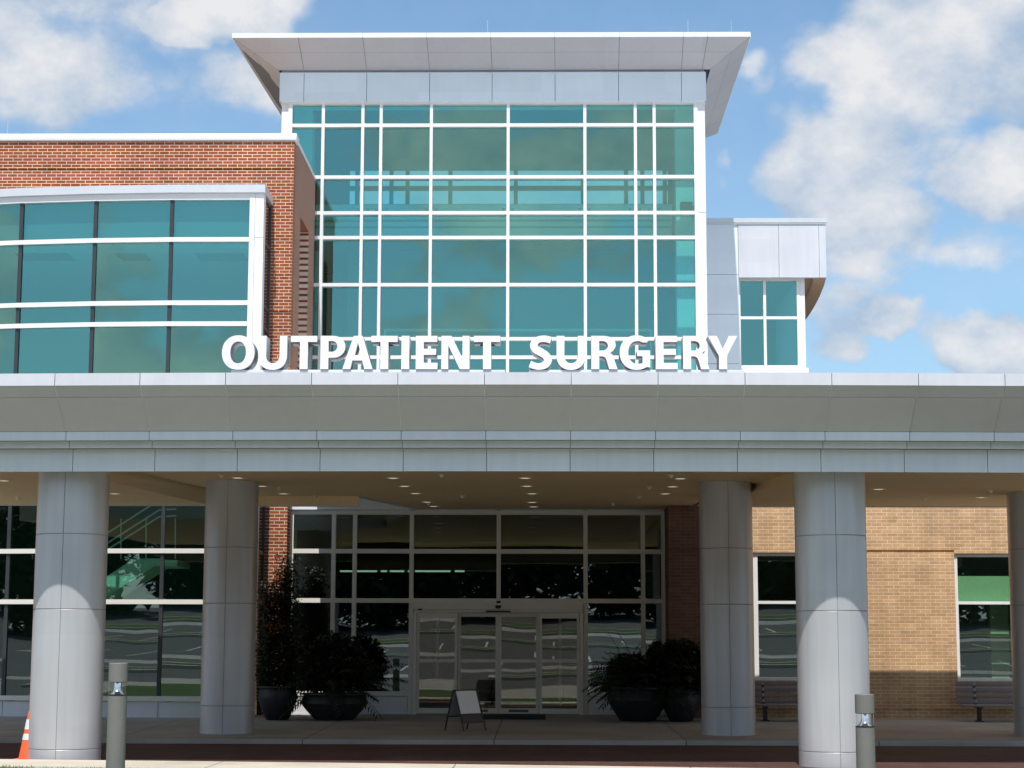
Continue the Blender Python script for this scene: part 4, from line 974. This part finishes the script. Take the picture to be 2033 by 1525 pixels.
# ------------------------------------------------------------------ benches
def bench(xa, xb, Y, label, legs):
    z0 = walk_z(Y)
    b = thing('park_bench', label, 'bench', ((xa + xb) / 2, Y, z0), 'slatted benches along the tan brick wall')
    zs, ztop_ = Zh(1540, 1398, Y), Zh(1540, 1353, Y + .2)
    n_ = 4
    for k in range(n_):
        f = k / (n_ - 1); z = zs + .06 + (ztop_ - zs - .10) * f; y = Y + .10 + .10 * f; hh = (ztop_ - zs - .1) / (n_ - 1) / 2 - .012
        sl_ = MB(); sl_.bevbox(xa, xb, y - .018, y + .018, z - hh, z + hh, .006); s_ = part('backrest_slat', sl_, 'slat', b)
        bt = MB()
        for lx_ in legs: bt.lathe([(.009, 0), (.009, .006), (0, .008)], 0, 0, 8)
        bt.v = []; bt.f = []; bt.m = []; bt.smooth = []
        for lx_ in legs: bt.bevbox(lx_ - .01, lx_ + .01, y - .026, y - .019, z - .01, z + .01, .003)
        part('bolt', bt, 'chrome', s_)
    for k in range(4):
        y = Y - .36 + k * .115
        part('seat_slat', MB().bevbox(xa, xb, y - .05, y + .05, zs - .03, zs + .006, .006), 'slat', b)
    for lx_ in legs:
        lg = MB(); lg.box(lx_ - .035, lx_ + .035, Y - .22, Y - .12, z0, zs - .032); lg.box(lx_ - .03, lx_ + .03, Y - .4, Y + .08, zs - .06, zs - .031)
        lg.hexa([(lx_ - .025, Y + .08, zs - .06), (lx_ + .025, Y + .08, zs - .06), (lx_ + .025, Y + .13, zs - .06), (lx_ - .025, Y + .13, zs - .06)], [(lx_ - .025, Y + .21, ztop_ - .02), (lx_ + .025, Y + .21, ztop_ - .02), (lx_ + .025, Y + .26, ztop_ - .02), (lx_ - .025, Y + .26, ztop_ - .02)])
        lg.box(lx_ - .06, lx_ + .06, Y - .3, Y - .04, z0 - .005, z0 + .012)
        part('leg', lg, 'black', b)
YBN = 36.65
x1a = X(1517, 1400, YBN) - .35
bench(x1a, x1a + 1.5, YBN, 'dark slatted bench under the window between the two round columns', (x1a + .35, x1a + 1.15))
x2a = X(1902, 1370, YBN)
bench(x2a, x2a + 1.6, YBN, 'dark slatted bench under the window at the right edge', (x2a + .35, x2a + 1.25))

# ------------------------------------------------------------------ potted plants
def pot(cx, cy, r, h, z0, root, belly=1.12):
    mb = MB(); prof = [(0, z0), (r * .55, z0), (r * .62, z0 + .02), (r * .86, z0 + h * .35), (r * belly * .92, z0 + h * .62), (r * .98, z0 + h * .86), (r * .93, z0 + h * .92), (r * 1.04, z0 + h * .95), (r * 1.04, z0 + h), (r * .92, z0 + h), (r * .9, z0 + h - .06)]
    mb.lathe(prof, cx, cy, 36); p = part('pot', mb, 'pot', root, fixn=False)
    part('soil', MB().lathe([(0, z0 + h - .05), (r * .905, z0 + h - .055)], cx, cy, 24), 'soil', p, fixn=False)
def leaf(mb, base, d, ln, w, droop=.25):
    d = d.normalized(); side = d.cross(Vector((0, 0, 1)))
    if side.length < .05: side = Vector((1, 0, 0))
    side = side.normalized() * w
    m1 = base + d * ln * .5 + Vector((0, 0, -droop * ln * .12)); tip = base + d * ln + Vector((0, 0, -droop * ln))
    mb.add([base, m1 + side, tip, m1 - side], [(0, 1, 2, 3)])
def fronds(mb, c, n_, ln, lo=.3, hi=1.3, rnd=random):
    for _ in range(n_):
        az = rnd.uniform(0, 6.283); el = rnd.uniform(lo, hi); L_ = ln * rnd.uniform(.7, 1.1)
        p = Vector(c) + Vector((rnd.uniform(-.08, .08), rnd.uniform(-.08, .08), 0)); d = Vector((math.cos(az) * math.cos(el), math.sin(az) * math.cos(el), math.sin(el)))
        n2 = 15; pts_ = []
        for k in range(n2):
            pts_.append(p.copy()); p = p + d * (L_ / n2); d = (d + Vector((0, 0, -.085))).normalized()
        mb.tube(pts_, [.008 * (1 - k / n2) + .002 for k in range(n2)], 4)
        for k in range(3, n2):
            dr = (pts_[k] - pts_[k - 1]).normalized(); sd_ = dr.cross(Vector((0, 0, 1))).normalized()
            for s_ in (-1, 1): leaf(mb, pts_[k], sd_ * s_ + dr * .7, L_ * .20 * (1.1 - abs(k / n2 - .5)), .016, .35)
def bushy(mb, c, rx, ry, rz, n_, ls=.10, rnd=random):
    for _ in range(n_):
        a = rnd.uniform(0, 6.283); b = math.asin(rnd.uniform(-.75, 1)); rr = rnd.uniform(.35, 1.) ** .5
        p = Vector(c) + Vector((rx * math.cos(a) * math.cos(b) * rr, ry * math.sin(a) * math.cos(b) * rr, rz * math.sin(b) * rr))
        d = Vector((rnd.uniform(-1, 1), rnd.uniform(-1, 1), rnd.uniform(-.3, .9)))
        leaf(mb, p, d, ls * rnd.uniform(.7, 1.4), ls * .28, .3)
def planter(px_, pytop, Y, rpot, label, kind, topy):
    x = X(px_, 1400, Y); z0 = walk_z(Y); h = Zh(px_, pytop, Y) - z0
    p = thing('potted_plant', label, 'potted plant', (x, Y, z0), 'potted plants beside the entrance')
    pot(x, Y, rpot, h, z0, p)
    zt2 = Zh(px_, topy, Y); mb = MB(); c = (x, Y, z0 + h - .03)
    if kind == 'vine':
        sm = MB()
        for k in range(9):
            a = k * .7; b0_ = Vector((x + .1 * math.cos(a), Y + .1 * math.sin(a), z0 + h - .05)); pts_ = []
            for j in range(12):
                f = j / 11; pts_.append(b0_ + Vector((.16 * math.sin(2.2 * f + k) + (-.10 + .25 * (k / 8)) * f, .10 * math.cos(2 * f + k), (zt2 - z0 - h) * f * (.70 + .04 * k))))
            sm.tube(pts_, [.010 * (1 - .7 * j / 11) for j in range(12)], 5)
            for q_ in pts_[1:]:
                for _ in range(80):
                    o2 = Vector((random.gauss(0, .11), random.gauss(0, .10), random.gauss(0, .09))); leaf(mb, q_ + o2, Vector((random.uniform(-1, 1), random.uniform(-1, 1), random.uniform(-.4, .6))), random.uniform(.06, .12), .022, .3)
        bushy(mb, (x, Y, z0 + h + .35), .32, .28, .75, 2200, .09)
        part('stem', sm, 'bark', p); part('foliage', mb, 'vine', p, fixn=False)
    elif kind == 'bush':
        bushy(mb, (x, Y, (z0 + h + zt2) / 2 - .05), .62, .45, (zt2 - z0 - h) / 2 + .12, 4200, .11)
        fronds(mb, (x, Y, z0 + h - .02), 46, zt2 - z0 - h + .25, .15, 1.35)
        part('foliage', mb, 'leaf', p, fixn=False)
    else:
        fronds(mb, c, 70, (zt2 - z0 - h) * 1.12 + .1, .0, 1.4)
        bushy(mb, (x, Y, z0 + h + .2), .42, .34, .40, 2200, .10)
        part('foliage', mb, 'leaf', p, fixn=False)
planter(551, 1362, 36.3, .36, 'tall leafy plant in a dark glazed pot beside the brick pier', 'vine', 1118)
planter(664, 1376, 36.4, .62, 'wide bushy plant in a broad dark pot left of the sliding doors', 'bush', 1262)
planter(1266, 1364, 36.3, .56, 'spiky arching plant in a broad dark pot right of the sliding doors', 'spiky', 1272)
planter(1352, 1372, 36.2, .36, 'rounded dark plant in a pot next to the right rear column', 'bush', 1276)

# far wood behind the photographer, mirrored in the ground floor glass
wd = MB(); rnd = random.Random(3)
for k in range(96):
    x = -150 + k * 3.1 + rnd.uniform(-1.5, 1.5); y = -82 + (k % 2) * -9 + rnd.uniform(-3, 3); gz = ground_z(x, y); h = rnd.uniform(8, 15); rx = rnd.uniform(2.8, 4.6)
    wd.tube([(x, y, gz - .2), (x + .2, y, gz + h * .4), (x + .1, y, gz + h * .8)], [.3, .2, .06], 6)
    for _ in range(1500):
        a = rnd.uniform(0, 6.283); b = math.asin(rnd.uniform(-1, 1)); rr = rnd.uniform(.3, 1) ** .5
        p = Vector((x + rx * math.cos(a) * math.cos(b) * rr, y + rx * math.sin(a) * math.cos(b) * rr, gz + h * .48 + h * .5 * math.sin(b) * rr))
        leaf(wd, p, Vector((rnd.uniform(-1, 1), rnd.uniform(-1, 1), rnd.uniform(-.5, .7))), rnd.uniform(.8, 1.5), .40, .2)
struct('far_wood', wd, 'tree', kind='stuff', label='dark line of trees mirrored in the ground floor glass', fixn=False)

# ------------------------------------------------------------------ sky, sun
SUN_EL, SUN_AZ = R(59.2), R(4.5)          # azimuth measured towards -x from the facade normal
hd_ = math.cos(SUN_EL)
sdir = Vector((-math.sin(SUN_AZ) * hd_, -math.cos(SUN_AZ) * hd_, math.sin(SUN_EL)))
ln_ = bpy.data.lights.new('sun', 'SUN'); ln_.energy = 4.6; ln_.angle = R(.53); ln_.color = (1.0, .955, .89)
so_ = bpy.data.objects.new('sun', ln_); COL.objects.link(so_); so_.rotation_euler = sdir.to_track_quat('Z', 'Y').to_euler(); so_.location = (0, -20, 40)

w = bpy.data.worlds.new('World'); scene.world = w; w.use_nodes = True
t_ = w.node_tree; t_.nodes.clear(); nt = NT(t_)
out = nt.n('ShaderNodeOutputWorld'); bg = nt.n('ShaderNodeBackground'); SKY = .10; bg.inputs[1].default_value = SKY
sky = nt.n('ShaderNodeTexSky', sky_type='NISHITA', sun_disc=False, sun_elevation=SUN_EL, sun_rotation=math.atan2(sdir.x, sdir.y), altitude=100., air_density=1.0, dust_density=.6, ozone_density=1.6)
dirv = nt.vm('NORMALIZE', nt.n('ShaderNodeTexCoord').outputs['Generated'])
sp_ = nt.n('ShaderNodeSeparateXYZ', {0: dirv})
ysafe = nt.math('MAXIMUM', sp_.outputs[1], .05)
uv = nt.n('ShaderNodeCombineXYZ', {0: nt.math('DIVIDE', sp_.outputs[0], ysafe), 1: nt.math('DIVIDE', sp_.outputs[2], ysafe), 2: 0.0}).outputs[0]
front = nt.rng(sp_.outputs[1], .3, .6, 0, 1)
blobs = [  # px, py, half width, half height, weight : where the clouds stand
 (80, 80, 620, 260, .66), (390, 50, 250, 110, .86), (150, 150, 480, 150, .56), (380, 190, 330, 110, .46),
 (1880, 130, 330, 230, .66), (2010, 40, 240, 160, .3), (1700, 400, 270, 190, .58), (1570, 400, 130, 100, .50), (1810, 300, 220, 160, .5), (1690, 520, 170, 180, .42),
 (1990, 370, 160, 140, .76), (1990, 510, 170, 90, .38), (1775, 655, 130, 44, .60), (1960, 700, 160, 90, .68), (1640, 620, 110, 120, .34), (1415, 345, 40, 80, .40), (1640, 705, 130, 40, .3), (1520, 150, 50, 110, .14)]
wz1 = nt.n('ShaderNodeTexNoise', {'Vector': dirv, 'Scale': 7.0, 'Detail': 5.0, 'Roughness': .6}).outputs['Color']
uv = nt.vm('ADD', uv, nt.vm('MULTIPLY', nt.vm('SUBTRACT', wz1, (.5, .5, .5)), (.10, .085, 0)))
acc = None
for bx_, by_, hw, hh, wt in blobs:
    d_ = ray(bx_, by_); d_ = d_ / d_.y
    v_ = nt.vm('MULTIPLY', nt.vm('SUBTRACT', uv, (d_.x, d_.z, 0)), (F / hw, F / hh, 0))
    s_ = nt.rng(nt.vm('LENGTH', v_), 1.25, 0.35, 0, wt, True)
    acc = s_ if acc is None else nt.math('MAXIMUM', acc, s_)
acc = nt.math('MULTIPLY', acc, front)
st_ = nt.vm('MULTIPLY', dirv, (1, 1, 1.35))
def fbm(vec, sc, det=9.0, rough=.58, dist=.25):
    return nt.n('ShaderNodeTexNoise', {'Vector': vec, 'Scale': sc, 'Detail': det, 'Roughness': rough, 'Distortion': dist}).outputs['Fac']
f1 = fbm(st_, 6.5, 8.0, .60, .0)
f1b = fbm(nt.vm('ADD', st_, (-.006, -.004, .022)), 6.5, 6.0, .60, .0)
warp = nt.vm('ADD', st_, nt.vm('MULTIPLY', nt.vm('SUBTRACT', nt.n('ShaderNodeTexNoise', {'Vector': st_, 'Scale': 16.0, 'Detail': 3.0}).outputs['Color'], (.5, .5, .5)), (.05, .05, .05)))
vo = nt.n('ShaderNodeTexVoronoi', {'Vector': warp, 'Scale': 17.0, 'Detail': 1.0, 'Roughness': .5}, feature='F1').outputs['Distance']
n1 = nt.math('ADD', nt.math('MULTIPLY', f1, .68), nt.math('MULTIPLY', nt.math('SUBTRACT', 1.0, vo), .32))
n1b = nt.math('SUBTRACT', n1, nt.math('SUBTRACT', f1, f1b))
nbig = fbm(nt.vm('ADD', st_, (3.1, 1.7, .3)), 7.0, 4.0)
back = nt.math('MULTIPLY', nt.math('SUBTRACT', 1.0, front), nt.rng(nbig, .42, .60, .0, .80))
dens = nt.math('ADD', nt.math('ADD', acc, back), nt.math('MULTIPLY', nt.math('SUBTRACT', n1, .535), 1.45))
cov = nt.rng(dens, .08, .38, .10, 1, True)
lit = nt.math('ADD', nt.math('MULTIPLY', nt.math('SUBTRACT', n1, n1b), 4.2), nt.rng(dens, .12, .8, .20, .88), clamp=True)
ccol = nt.mixc(lit, (.44, .55, .70, 1), (.87, .86, .86, 1))
cl_s = nt.vm('SCALE', ccol); cl_n = cl_s.node; cl_n.inputs['Scale'].default_value = 1 / SKY
haze = nt.rng(sp_.outputs[2], 0, .34, .45, 0)
skyc = nt.mixc(1.0, sky.outputs[0], (1.22, 1.52, 1.60, 1), 'MULTIPLY')
hz_ = nt.vm('SCALE', (.48, .63, .82)); hz_.node.inputs['Scale'].default_value = 1 / SKY
skyc = nt.mixc(haze, skyc, hz_)
fin = nt.mixc(nt.math('MULTIPLY', cov, .93), skyc, cl_s)
t_.links.new(fin, bg.inputs[0]); t_.links.new(bg.outputs[0], out.inputs[0])

# ------------------------------------------------------------------ render settings
scene.view_settings.view_transform = 'Standard'; scene.view_settings.look = 'None'
scene.view_settings.exposure = 0.0; scene.view_settings.gamma = 1.0
scene.render.engine = 'CYCLES'
cy = scene.cycles
cy.max_bounces = 10; cy.diffuse_bounces = 5; cy.glossy_bounces = 5; cy.transmission_bounces = 4; cy.transparent_max_bounces = 14
cy.caustics_reflective = False; cy.caustics_refractive = False; cy.use_denoising = True; cy.sample_clamp_indirect = 6.0
